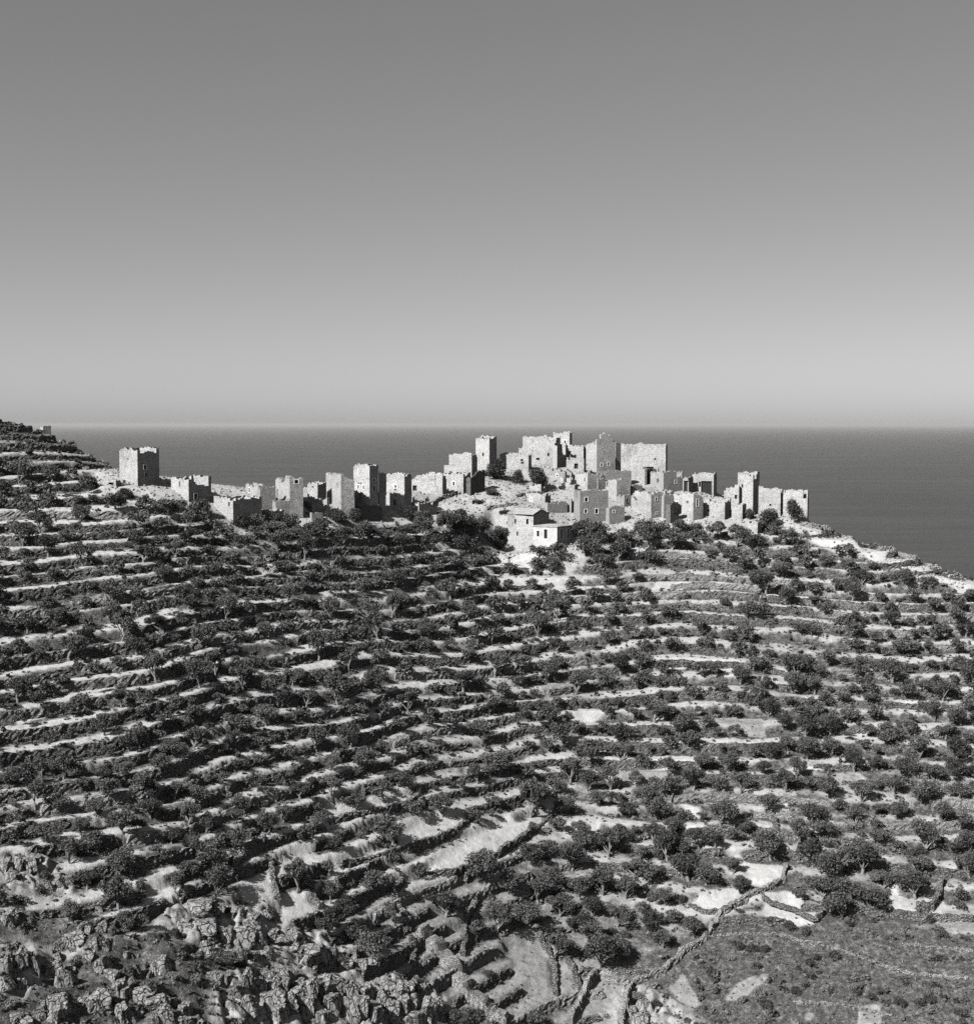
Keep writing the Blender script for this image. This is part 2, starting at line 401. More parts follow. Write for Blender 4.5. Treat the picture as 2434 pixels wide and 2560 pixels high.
# open ground seen in the photograph
def zoom(ox, oy, s, polys): return [[(ox+x/s, oy+y/s) for x, y in p] for p in polys]
PALE = (zoom(800,1900,2.288,[[(620,640),(640,560),(850,420),(950,350),(1060,300),(1180,350),(1390,230),(1350,300),(1180,430),(1050,520),(960,510),(880,600),(760,660)],
  [(450,400),(600,280),(830,310),(870,340),(760,410),(620,480),(480,520),(430,470)], [(0,250),(110,210),(190,230),(420,170),(560,195),(400,280),(200,310),(0,330)],
  [(60,560),(250,500),(420,480),(300,550),(130,605),(50,600)], [(1190,-10),(1450,-10),(1290,70)], [(1380,400),(1480,360),(1600,330),(1590,400),(1470,450)]])
 + zoom(0,1900,2.288,[[(80,190),(180,150),(350,150),(280,190),(90,200)],[(350,350),(410,330),(450,380),(360,430)],[(550,690),(640,650),(780,660),(650,740),(540,690)],
  [(820,760),(870,690),(1000,680),(1000,790),(880,800)],[(830,580),(1000,570),(1000,610),(840,610)],
  [(1390,670),(1520,620),(1560,580),(1660,480),(1800,460),(1740,560),(1620,600),(1560,630),(1590,790),(1500,800),(1400,760)],
  [(1590,740),(1740,750),(1830,850),(1700,910),(1640,880)],[(1380,500),(1560,420),(1570,440),(1400,520)],[(820,440),(880,410),(900,440),(820,460)]])
 + zoom(1600,1900,2.249,[[(230,200),(350,250),(320,300),(250,290)],[(240,340),(330,340),(350,440),(290,440)],[(490,490),(610,560),(800,600),(800,650),(700,700),(600,650),(560,560)],
  [(310,780),(500,700),(640,740),(460,870),(260,830)],[(700,800),(830,720),(900,830),(1030,830),(980,920),(720,860)],[(1410,690),(1480,760),(1600,760),(1680,700),(1700,820),(1480,840),(1410,800)],
  [(700,190),(860,200),(780,280),(680,250)],[(640,70),(1100,30),(900,5),(700,60)],[(1180,70),(1320,150),(1210,150)],[(1400,440),(1470,430),(1400,470)]])
 + zoom(800,1300,2.288,[[(1180,1370),(1340,1330),(1450,1340),(1280,1440)],[(350,960),(600,890),(900,860),(700,920),(430,990)],[(0,790),(150,740),(380,690),(150,760),(0,830)],
  [(600,780),(880,730),(960,690),(980,720),(640,800)],[(930,220),(1090,240),(1050,300),(960,300)],[(980,310),(1400,320),(1550,390),(1100,400)],[(1490,1250),(1600,1230),(1620,1290),(1480,1290)],
  [(120,1200),(480,1120),(500,1150),(150,1210)],[(1500,1060),(1640,1070),(1560,1150),(1430,1130)],[(0,380),(400,370),(400,395),(0,410)],[(560,350),(700,330),(700,350),(560,365)]])
 + zoom(0,1250,2.288,[[(-60,610),(220,590),(240,600),(120,640),(-60,660)],[(-60,490),(340,475),(340,492),(-60,512)],[(90,1200),(250,1130),(420,1050),(700,980),(690,1010),(430,1080),(280,1170),(90,1260)],
  [(20,960),(270,910),(480,880),(480,902),(30,985)],[(1030,950),(1180,890),(1420,870),(1420,900),(1180,940),(1050,970)],[(1420,960),(1870,890),(1876,930),(1420,980)],
  [(700,650),(1020,580),(1000,630),(760,670)],[(1150,440),(1500,370),(1876,350),(1876,372),(1420,420),(1180,460)],[(440,180),(640,168),(640,190),(340,202)],[(680,1370),(760,1280),(720,1340)],
  [(1700,780),(1876,750),(1876,800),(1650,830)],[(-60,780),(200,740),(330,720),(0,800)],[(1560,1170),(1700,1100),(1690,1160)],[(1400,1270),(1560,1240),(1640,1200),(1600,1300)]])
 + zoom(1600,1300,2.249,[[(-20,830),(140,790),(520,780),(600,830),(590,880),(400,880),(530,840),(280,820)],[(660,890),(830,850),(830,880)],[(520,1250),(1040,1180),(720,1220)],
  [(40,1080),(140,1050),(130,1100)],[(400,1250),(500,1220),(480,1250)],[(1080,1210),(1270,1160),(1260,1220)],[(1560,1140),(1640,1110),(1850,1070),(1640,1130)],[(1410,1040),(1560,1000),(1550,1040),(1440,1060)],
  [(1680,950),(1870,910),(1870,950)],[(0,370),(260,330),(250,352),(0,387)],[(600,408),(1000,422),(1000,437)],[(0,1330),(130,1300),(340,1330),(150,1390)],
  [(950,50),(1070,70),(1240,110),(1400,180),(1530,230),(1700,310),(1900,370),(1870,400),(1600,310),(1400,250),(1200,160),(960,110)]]))
GRASS = (zoom(800,1900,2.288,[[(540,790),(640,800),(740,900),(820,910),(800,1130),(700,1080),(560,950)],[(1030,1010),(1245,985),(1330,1180),(1340,1310),(1150,1290),(1080,1100)],
  [(1310,1150),(1400,1140),(1465,1310),(1350,1330)],[(1470,1500),(1590,1290),(1750,1320),(1700,1560),(1440,1580)],[(1640,30),(1876,60),(1876,130),(1660,100)]])
 + zoom(0,1900,2.288,[[(150,780),(400,740),(370,790),(200,810)],[(230,890),(430,850),(600,780),(560,830),(400,880),(250,900)],[(60,1020),(500,1010),(480,1040),(100,1060)]])
 + zoom(1600,1900,2.249,[[(1660,870),(1870,820),(2000,840),(1990,960),(1760,970)],[(1740,660),(1790,620),(1800,690)],[(150,1290),(240,1180),(330,1380),(250,1410)],[(440,1350),(560,1240),(720,1180),(700,1230),(560,1330)],
  [(1230,1400),(1340,1360),(1330,1500),(1220,1500)],[(780,1440),(1000,1400),(940,1450)],[(1100,120),(1210,60),(1300,160),(1180,170)]])
 + zoom(800,1300,2.288,[[(1240,1000),(1290,930),(1390,840),(1540,850),(1450,920),(1460,1010),(1260,1020)],[(240,1290),(420,1220),(650,1190),(660,1240),(340,1300),(60,1370)],
  [(470,1430),(820,1340),(770,1420),(480,1500)]])
 + zoom(1600,1300,2.249,[[(310,1100),(700,1110),(720,1190),(560,1190)],[(-20,1380),(170,1390),(200,1462),(-20,1462)]]))
plot_m = np.zeros(XX.shape)
for poly in (PALE[0], PALE[1], PALE[2], PALE[3], PALE[5], PALE[6], PALE[8], PALE[9], PALE[11], PALE[12], PALE[17], PALE[18], PALE[19], PALE[20], GRASS[1], GRASS[2], GRASS[12]):
    r = inside(poly, PX0, PY0)
    if r.sum() < 30: continue
    A_ = np.stack([XX[r], YY[r], np.ones(r.sum())], 1); k_ = np.linalg.lstsq(A_, HG[r], rcond=None)[0]
    xm, ym, zm = XX[r].mean(), YY[r].mean(), HG[r].mean()
    m = blur(r.astype(float), 1); plot_m = np.maximum(plot_m, m); HG = HG*(1-m) + m*(zm + 0.6*(k_[0]*(XX-xm) + k_[1]*(YY-ym)) + 0.06*small)
pale_m = mask(PALE, 2); grass_m = mask(GRASS, 2)
leftdark = smooth(1500, 300, PX0)*smooth(1330, 1500, PY0)
rightc = smooth(1350, 1700, PX0)
cover = 0.50 + 0.10*leftdark + 0.14*rightc + 0.15*smooth(1750, 1500, PY0)*smooth(1400, 500, PX0)
cover = np.where((PY0 < 1330) & (PX0 < 620), 0.52, cover)
cover = cover*(1-0.72*village_m) + (0.45 + 0.5*smooth(1900, 2434, PX0)*smooth(2300, 2560, PY0))*scrubslope_m*(1-village_m)
cover = np.clip(cover + 0.5*hollow_m, 0, 0.95)
edge = blur(((fr < 0.40) | (fr > 0.97)).astype(float)*ts_m*(H0 < CAMZ-5), 1)      # trodden outer strip of each terrace
back_ = blur(((fr > 0.60) & (fr < 0.97)).astype(float)*ts_m, 1)
edge = edge*np.clip(0.98+1.7*fbm(XX*0.06, YY*0.06, 29, 3), 0.2, 1)
rightm = smooth(1250, 1650, PX0)
cover = np.clip(cover*(1 - (0.78-0.22*rightm)*edge) + 0.18*back_, 0, 1)
meadow_m = mask([[(820,2235),(1100,2215),(1250,2150),(1400,2150),(1520,2250),(1720,2360),(1640,2700),(1150,2700),(1020,2430)]], 8)
grass_m = np.clip(grass_m + 0.85*meadow_m*(1-pale_m) + 0.22*rightm*(1-pale_m)*(1-village_m) + village_m*(0.30+0.9*fbm(XX*0.11, YY*0.11, 83, 3)), 0, 1)
open_m = np.clip(pale_m + mask(GRASS, 2), 0, 1)
cover = cover*(1-open_m)*(1-plot_m)

def make_ground(name, xs_ang, depth, near=True):
    A, D = np.meshgrid(xs_ang, depth); X = A*D; Y = D
    inb = (X > GX0) & (X < GX1) & (Y > GY0) & (Y < GY1)
    Z = np.where(inb, H(X, Y), 0)
    far = ~inb
    if far.any(): Z[far] = tps(X[far], Y[far])
    Z = np.maximum(Z, -4.0)
    if near:
        rk = bil(rock_m, X, Y, GX0, GY0, GS)
        Z = Z + 0.10*fbm(X*1.7, Y*1.7, 77, 2) + 0.25*rk*fbm(X*1.1, Y*1.1, 79, 3)
    n, m = A.shape; idx = np.arange(n*m).reshape(n, m)
    faces = np.stack([idx[:-1, :-1].ravel(), idx[:-1, 1:].ravel(), idx[1:, 1:].ravel(), idx[1:, :-1].ravel()], 1)
    me = mesh_np(name, np.stack([X.ravel(), Y.ravel(), Z.ravel()], 1), faces, M['ground'], True)
    for nm, G in (('cover', cover), ('grass', grass_m), ('rock', rock_m)):
        a = me.attributes.new(nm, 'FLOAT', 'POINT')
        v = np.where(inb, bil(G, X, Y, GX0, GY0, GS), {'cover': 0.5, 'grass': 0, 'rock': 0}[nm])
        a.data.foreach_set('value', v.ravel().astype(np.float32))
    o = link(name, me); o['kind'] = 'structure'; return o
depths = np.concatenate([np.linspace(70, 108, 24)[:-1], np.geomspace(108, 352, 720)[:-1], np.linspace(352, 760, 70)])
make_ground('hillside_ground', np.linspace(-0.50, 0.50, 860), depths)
seg = 96; R = 220000.0
sv = [(0, 0, 0)]; sf = []
rings = [400, 900, 2000, 5000, 12000, 30000, 80000, R]
for r in rings:
    for k in range(seg): sv.append((r*math.cos(2*math.pi*k/seg), r*math.sin(2*math.pi*k/seg), 0))
for k in range(seg): sf.append((0, 1+k, 1+(k+1) % seg))
for i in range(len(rings)-1):
    for k in range(seg):
        a = 1+i*seg; b = a+seg; k2 = (k+1) % seg
        sf.append((a+k, b+k, b+k2, a+k2))
me = bpy.data.meshes.new('sea'); me.from_pydata(sv, [], sf); me.materials.append(M['sea'])
o = link('sea', me); o['kind'] = 'structure'

# ------------------------------------------------------------------ where things stand, in words (for labels)
ORD = ['first','second','third','fourth','fifth','sixth','seventh','eighth','ninth','tenth','eleventh','twelfth','thirteenth','fourteenth','fifteenth','sixteenth',
       'seventeenth','eighteenth','nineteenth','twentieth','twenty-first','twenty-second','twenty-third','twenty-fourth','twenty-fifth','twenty-sixth','twenty-seventh','twenty-eighth','twenty-ninth','thirtieth']
def zone(px, py):
    """a patch of the hillside named by what can be found there"""
    c = 0 if px < 260 else 1 if px < 560 else 2 if px < 850 else 3 if px < 1200 else 4 if px < 1480 else 5 if px < 1780 else 6 if px < 2080 else 7
    below = ['below the stone hut on the ridge','below the lone square tower','below the twin cypress tips','below the tall pair of towers','below the white house',
             'below the grey gabled ruin','below the seaward ruined towers','below the bare sea ridge'][c]
    r = 0 if py < 1400 else 1 if py < 1520 else 2 if py < 1640 else 3 if py < 1770 else 4 if py < 1910 else 5 if py < 2060 else 6 if py < 2230 else 7
    row = ['topmost slope','upper slope','upper-middle slope','middle slope','lower-middle slope','lower slope','bottom slope','valley foot'][r]
    return (r, c), row + ' ' + below
def label_by_zone(items, fmt):
    """items: (px, py, obj, words). Gives each object a label of its own: its place among its likes, left to right, in its patch"""
    groups = {}
    for px, py, o, words in items:
        key, text = zone(px, py); groups.setdefault((key, words), [text, []])[1].append((px, o))
    for (key, words), (text, L) in groups.items():
        L.sort(key=lambda t: t[0])
        for i, (px, o) in enumerate(L):
            if len(L) == 1: o['label'] = fmt.format(w=words, n='only one', z=text)
            else: o['label'] = fmt.format(w=words, n=(ORD[i]+' from left' if i < (len(L)+1)//2 else ORD[len(L)-1-i]+' from right'), z=text)

# ------------------------------------------------------------------ dry-stone walls
def resample(poly, step):
    P = np.asarray(poly, float); d = np.r_[0, np.cumsum(np.hypot(*np.diff(P[:, :2], axis=0).T))]
    n = max(2, int(d[-1]/step)+1); t = np.linspace(0, d[-1], n)
    return np.stack([np.interp(t, d, P[:, k]) for k in range(P.shape[1])], 1)
def strip_mesh(name, rows, mat):
    """rows: list of (n,3) arrays forming a closed section swept along the wall, ends capped"""
    R = np.stack(rows, 1); n, m, _ = R.shape
    idx = np.arange(n*m).reshape(n, m); j = np.roll(idx, -1, axis=1)
    f = np.stack([idx[:-1].ravel(), idx[1:].ravel(), j[1:].ravel(), j[:-1].ravel()], 1)
    me = bpy.data.meshes.new(name)
    me.from_pydata(R.reshape(-1, 3).tolist(), [], f.tolist()+[idx[0].tolist(), idx[-1][::-1].tolist()])
    me.materials.append(mat)
    bm = bmesh.new(); bm.from_mesh(me); bmesh.ops.recalc_face_normals(bm, faces=bm.faces); bm.to_mesh(me); bm.free()
    return me
def normals2d(P):
    t = np.gradient(P[:, :2], axis=0); t /= np.linalg.norm(t, axis=1)[:, None]+1e-9
    return np.stack([t[:, 1], -t[:, 0]], 1)
def jit(shape, a): return RNG.normal(0, a, shape)
def retaining(name, P, mat, downhill, lift=0.12, hscale=1.0):
    P = resample(P, 0.42); n = len(P); N = normals2d(P)
    mid = n//2
    if np.dot(N[mid], downhill) < 0: N = -N
    foot = H(P[:, 0]+N[:, 0]*0.55, P[:, 1]+N[:, 1]*0.55); top = H(P[:, 0]-N[:, 0]*0.95, P[:, 1]-N[:, 1]*0.95)
    top = np.maximum(top, foot+0.5) + lift + 0.30*fbm(np.arange(n)*0.25, np.full(n, P[0, 0]), 51, 3) + np.round(jit(n, 0.07)/0.12)*0.12
    end = np.minimum(np.arange(n), np.arange(n)[::-1]); top = foot + (top-foot)*hscale; top = np.minimum(top, foot+0.5+end*1.1)
    rows = []
    for q, off in ((-0.35, 0.42), (0.0, 0.40), (0.3, 0.32), (0.55, 0.26), (0.8, 0.2), (1.0, 0.12)):
        z = foot + (top-foot)*q if q >= 0 else foot - 0.5
        o = off + jit(n, 0.075)
        rows.append(np.stack([P[:, 0]+N[:, 0]*o, P[:, 1]+N[:, 1]*o, z + (jit(n, 0.04) if 0 < q < 1 else 0)], 1))
    for off, dz in ((-0.35, 0.0), (-0.5, -0.6)):
        o = off + jit(n, 0.06); rows.append(np.stack([P[:, 0]+N[:, 0]*o, P[:, 1]+N[:, 1]*o, top+dz+jit(n, 0.04)], 1))
    return link(name, strip_mesh(name, rows, mat))
def freestanding(name, P, mat, h, w):
    P = resample(P, 0.3); N = normals2d(resample(P, 0.3)); n = len(P)
    for _ in range(6): N[1:-1] = (N[:-2]+N[1:-1]+N[2:])/3
    g = H(P[:, 0], P[:, 1]); top = g + h*(1+0.5*fbm(np.arange(n)*0.2, np.full(n, P[0, 1]), 61, 3)) + jit(n, 0.05)
    rows = []
    for q, s in ((-0.3, 1.15), (0.1, 1.1), (0.5, 0.95), (0.8, 0.85), (1.0, 0.7), (1.03, 0.0), (1.0, -0.7), (0.8, -0.85), (0.5, -0.95), (0.1, -1.1), (-0.3, -1.15)):
        o = s*w/2 + jit(n, 0.09); z = np.where(q < 0, g-0.8, g+(top-g)*q)
        rows.append(np.stack([P[:, 0]+N[:, 0]*o, P[:, 1]+N[:, 1]*o, z+jit(n, 0.07)*(q > 0.05)], 1))
    return link(name, strip_mesh(name, rows, mat))

# contour lines of the terraces -> one wall per run of stones
sub = 2
Ug = U[::sub, ::sub]; xg = gx[::sub]; yg = gy[::sub]
def contours(level):
    V = Ug - level; S = V > 0
    cellmask = ~((S[:-1, :-1] == S[1:, :-1]) & (S[:-1, :-1] == S[:-1, 1:]) & (S[:-1, :-1] == S[1:, 1:]))
    segs = {}
    def ep(a, b):
        va, vb = V[a], V[b]; t = va/(va-vb)
        return (xg[a[1]]*(1-t)+xg[b[1]]*t, yg[a[0]]*(1-t)+yg[b[0]]*t)
    pt = {}; adj = {}
    for i, j in zip(*np.nonzero(cellmask)):
        c = [(i, j), (i, j+1), (i+1, j+1), (i+1, j)]; es = []
        for a, b in ((0, 1), (1, 2), (2, 3), (3, 0)):
            if S[c[a]] != S[c[b]]:
                key = tuple(sorted((c[a], c[b]))); pt[key] = ep(*key); es.append(key)
        for a, b in ([(0, 1)] if len(es) == 2 else [(0, 1), (2, 3)]):
            adj.setdefault(es[a], []).append(es[b]); adj.setdefault(es[b], []).append(es[a])
    lines = []; seen = set()
    starts = [k for k, v in adj.items() if len(v) == 1] + list(adj)
    for s in starts:
        if s in seen: continue
        L = [s]; seen.add(s); cur = s
        while True:
            nx = [q for q in adj[cur] if q not in seen]
            if not nx: break
            cur = nx[0]; seen.add(cur); L.append(cur)
        if len(L) > 6: lines.append(np.array([pt[k] for k in L]))
    return lines
wall_items = []
wrng = random.Random(11)
for k in range(int(U.min()), int(U.max())+1):
    for L in contours(k+0.875):
        P_ = resample(L, 1.0)
        for _ in range(3):
            P_[1:-1] = (P_[:-2]+P_[1:-1]*2+P_[2:])/4
        z = H(P_[:, 0], P_[:, 1]); px, py = project(P_[:, 0], P_[:, 1], z)
        ok = (bil(ts_m, P_[:, 0], P_[:, 1], GX0, GY0, GS) > 0.42) & (px > -90) & (px < W_PX+90) & (py < H_PX+60) & (py > 1040) & (P_[:, 1] < 318)
        ok &= ~((px > 900) & (P_[:, 1] > 300)) & (bil(plot_m, P_[:, 0], P_[:, 1], GX0, GY0, GS) < 0.25)
        i = 0
        while i < len(P_):
            if not ok[i]: i += 1; continue
            j = i; m = i + wrng.choice((9, 12, 16, 20, 26, 34, 44, 60))
            while j < len(P_) and ok[j] and j < m: j += 1
            if j - i > 7:
                run = P_[i:j]; mid = len(run)//2
                gxv = bil(U, *(run[mid]+np.array([1, 0])), GX0, GY0, GS) - bil(U, *(run[mid]-np.array([1, 0])), GX0, GY0, GS)
                gyv = bil(U, *(run[mid]+np.array([0, 1])), GX0, GY0, GS) - bil(U, *(run[mid]-np.array([0, 1])), GX0, GY0, GS)
                wall_items.append((len(run), run, np.array([-gxv, -gyv]), px[i+mid], py[i+mid]))
            i = j + wrng.choice((0, 0, 1, 2, 4, 9, 14))
wall_items = [w for w in wall_items if w[3] < 1350 or wrng.random() < 0.88]
wall_items.sort(key=lambda t: -t[0]*(1/np.mean(t[1][:, 1])))
wall_items = wall_items[:285]
lab = []
for n_, run, dh, px, py in wall_items:
    pale = wrng.random() < (0.12 if px < 1100 else 0.35)
    o = retaining('terrace_wall', run, M['drystone_pale' if pale else 'drystone'], dh, hscale=wrng.uniform(0.62, 1.05) if px < 1350 else wrng.uniform(0.5, 0.9))
    tag(o, None, 'wall', 'dry-stone terrace walls on the hillside')
    lab.append((px, py, o, 'pale terrace wall' if pale else ('long terrace wall' if n_ > 26 else 'short terrace wall')))
label_by_zone(lab, '{w}, {n}, {z}')

FREE = [('field_wall', 'broad pale tumbled stone wall running down beside the rock outcrop', 1.2, 2.6, 'drystone_pale', [(1053,2328),(1097,2376),(1115,2403),(1141,2455),(1171,2490),(1215,2520),(1270,2565)]),
 ('field_wall', 'left wall of the small stone enclosure at the valley foot', 1.5, 0.8, 'drystone_pale', [(1425,2575),(1455,2505),(1490,2444)]),
 ('field_wall', 'back wall of the small stone enclosure at the valley foot', 1.3, 0.8, 'drystone_pale', [(1492,2442),(1535,2460),(1573,2472)]),
 ('field_wall', 'right wall of the small stone enclosure at the valley foot', 1.3, 0.8, 'drystone_pale', [(1575,2474),(1562,2515),(1550,2575)]),
 ('field_wall', 'long pale-topped dry-stone wall climbing right from the enclosure to the pale fields', 0.8, 0.7, 'drystone_pale', [(1582,2462),(1625,2447),(1658,2429),(1695,2400),(1729,2371),(1769,2340),(1791,2305),(1831,2269)]),
 ('field_wall', 'stone wall between the two pale fields on the lower right', 0.8, 0.6, 'drystone_pale', [(1838,2264),(1884,2238),(1925,2222),(1957,2200),(1968,2170)]),
 ('field_wall', 'thin dark upright wall line above the lower right pale fields', 1.2, 0.7, 'drystone', [(1930,2040),(1940,2080),(1952,2120)]),
 ('field_wall', 'low dark wall edging the grey plot beside the big round olive', 0.9, 0.7, 'drystone', [(1346,2330),(1362,2370),(1386,2416),(1388,2490)]),
 ('field_wall', 'low dark wall on the right side of the narrow grey plot', 0.9, 0.7, 'drystone', [(1416,2400),(1436,2440),(1450,2478)]),
 ('field_wall', 'winding dark wall on the left of the broad pale wall', 1.0, 0.7, 'drystone', [(1022,2350),(1038,2378),(1028,2412),(1044,2434)]),
 ('field_wall', 'tall dark wall dropping down the middle of the lower grass slope', 1.4, 0.8, 'drystone', [(1190,2245),(1182,2278),(1165,2300),(1160,2345),(1156,2392)]),
 ('field_wall', 'dark hooked wall above the broad pale wall', 1.3, 0.8, 'drystone', [(1004,2210),(985,2236),(990,2268),(1012,2298)]),
 ('field_wall', 'tall dark wall curving up from the lower left pale fields', 1.7, 0.9, 'drystone', [(586,2205),(592,2165),(622,2130),(660,2108)]),
 ('field_wall', 'short dark wall crossing the curved pale field', 1.1, 0.7, 'drystone', [(678,2168),(684,2205),(692,2252)]),
 ('field_wall', 'dark wall slanting down right of the curved pale field', 1.3, 0.8, 'drystone', [(768,2212),(782,2244),(804,2276)]),
 ('field_wall', 'curved dark wall closing the field by the single olive at right', 1.6, 0.8, 'drystone', [(2352,2205),(2348,2245),(2330,2275),(2290,2285)]),
 ('field_wall', 'curving low wall on the bare slope below the slit house', 0.9, 0.8, 'drystone_pale', [(1072,1280),(1078,1268),(1088,1256),(1108,1246),(1142,1236)]),
 ('field_wall', 'low broken wall just left of the white house gable', 0.8, 0.7, 'drystone_pale', [(1180,1334),(1215,1340),(1258,1342)]),
 ('field_wall', 'short wall on the bare mound above the round dark bush', 0.8, 0.7, 'drystone_pale', [(1215,1272),(1250,1266),(1292,1262)]),
 ('field_wall', 'low wall below the wide dark hilltop bush', 0.9, 0.7, 'drystone', [(1290,1242),(1325,1236),(1362,1236)]),
 ('field_wall', 'faint pale line of stones, topmost across the dark scrub slope', 0.24, 0.4, 'drystone_pale', [(1770,2342),(1850,2336),(1940,2338),(2020,2356),(2102,2376),(2190,2410)]),
 ('field_wall', 'broken pale line of stones lower down the dark scrub slope', 0.24, 0.4, 'drystone_pale', [(2190,2412),(2270,2434),(2340,2442),(2420,2446)]),
 ('field_wall', 'short pale line of stones at the right edge of the scrub slope', 0.24, 0.4, 'drystone_pale', [(2254,2362),(2330,2372),(2432,2380)]),
 ('field_wall', 'lowest faint line of stones on the scrub slope', 0.24, 0.4, 'drystone_pale', [(1980,2508),(2060,2512),(2140,2522),(2230,2540)]),
 ('field_wall', 'straight stone wall along the crest of the sea ridge', 0.9, 0.8, 'drystone_pale', [(2195,1378),(2245,1390),(2290,1402)]),
 ('field_wall', 'short thick wall stub on the ridge beside the last sea tower', 0.9, 0.9, 'drystone_pale', [(2000,1312),(2030,1318),(2075,1330)])]
for name, label, h, w, mt, pl in FREE:
    o = freestanding(name, [at(*p)[:2] for p in pl], M[mt], h*(0.6 if 'dark' in label else 0.85), w); tag(o, label, 'wall', 'field walls on the lower slope')

PLOTW = [('stone retaining wall under the long bright pale field', [(1071,2188),(1132,2196),(1185,2170),(1259,2134),(1316,2095),(1390,2038),(1409,2003)]),
 ('dark curving retaining wall under the wide bright field left of the long one', [(850,2172),(930,2150),(988,2126),(1045,2124),(1092,2108),(1140,2080),(1172,2055),(1186,2036)]),
 ('tall dark retaining wall under the bright field with three olives', [(800,2052),(890,2042),(975,2025),(1030,2004),(1056,1978)]),
 ('stone retaining wall under the lower right bright field', [(1722,2268),(1765,2286),(1806,2284),(1850,2256),(1886,2232)]),
 ('low retaining wall under the bright field right of the winding wall', [(1905,2262),(1980,2282),(2036,2312),(2062,2272)])]
for label, pl in PLOTW:
    o = retaining('retaining_wall', np.array([at(*p)[:2] for p in pl]), M['drystone'], np.array([0.75, -0.66]), hscale=1.0); tag(o, label, 'wall', 'field walls on the lower slope')

# ------------------------------------------------------------------ the village: stone towers and houses
def slab(name, P0, t, inn, Ln, z0, topf, th, mat, parent, holes=(), rag=0.25, seed=0):
    """one masonry wall: starts at P0, runs Ln along t, thickness th towards inn, stepped rough top topf(u), holes (u0,u1,za,zb) cut through"""
    t = np.array([t[0], t[1], 0.0]); inn = np.array([inn[0], inn[1], 0.0]); P0 = np.array([P0[0], P0[1], 0.0])
    r = np.random.default_rng(seed)
    us = set(np.linspace(0, Ln, max(2, int(Ln/0.45)+1)).tolist())
    for h in holes: us |= {max(0.05, h[0]), min(Ln-0.05, h[1])}
    us = sorted(us); us = [u for i, u in enumerate(us) if i == 0 or u-us[i-1] > 0.03]
    nc = len(us)-1
    tops = []
    for i in range(nc):
        um = (us[i]+us[i+1])/2
        tops.append(topf(um) + rag*(r.choice((-0.8, -0.4, 0, 0, 0.25, 0.5))) - (rag*7*max(0.0, float(vnoise(um*0.42+seed*0.37, seed*0.71, 3))-0.08) if rag > 0.25 else 0))
    hb = sorted({z for h in holes for z in h[2:4]})
    mt_ = min(tops); hb = [z for z in hb if z0 < z < mt_-0.1]
    zs = [z0]+hb; nr = len(zs)
    def zlo(c, k): return zs[k]
    def zhi(c, k): return zs[k+1] if k+1 < nr else tops[c]
    def solid(c, k):
        if c < 0 or c >= nc or k < 0 or k >= nr: return False
        um, zm = (us[c]+us[c+1])/2, (zlo(c, k)+zhi(c, k))/2
        return not any(h[0]-1e-6 < um < h[1]+1e-6 and h[2] < zm < h[3] for h in holes)
    mb = MB()
    def p(u, z, d): return P0 + t*u + inn*d + np.array([0, 0, z])
    for c in range(nc):
        a, b = us[c], us[c+1]
        for k in range(nr):
            if not solid(c, k): continue
            lo, hi = zlo(c, k), zhi(c, k)
            mb.quad(p(a, lo, 0), p(b, lo, 0), p(b, hi, 0), p(a, hi, 0)); mb.quad(p(b, lo, th), p(a, lo, th), p(a, hi, th), p(b, hi, th))
            if k == nr-1 or not solid(c, k+1): mb.quad(p(a, hi, 0), p(b, hi, 0), p(b, hi, th), p(a, hi, th))
            if k == 0 or not solid(c, k-1): mb.quad(p(b, lo, 0), p(a, lo, 0), p(a, lo, th), p(b, lo, th))
            for cc, u, fl in ((c-1, a, 0), (c+1, b, 1)):
                if not solid(cc, k): l2 = lo
                else:
                    h2 = zhi(cc, k)
                    if k < nr-1 or h2 >= hi-1e-6: continue
                    l2 = h2
                q = (p(u, l2, 0), p(u, l2, th), p(u, hi, th), p(u, hi, 0))
                mb.quad(*(q if not fl else q[::-1]))
    return mb.build(name, mat, parent, weld=True)
def on_face(C, t, px):
    """distance along t from C at which the face is seen in picture column px"""
    k = (px-W_PX/2)/F_PX
    zc = lambda X, Y: Y*CP + 18*SP
    return (k*zc(C[0], C[1]) - C[0])/(t[0] - k*t[1]*CP)
def zat(X, Y, py):
    v = (H_PX/2-py)/F_PX; return CAMZ + Y*(-SP+CP*v)/(CP+SP*v)
TH = {'d': 42, 'g': 66, 'f': 24}
BUILT = []
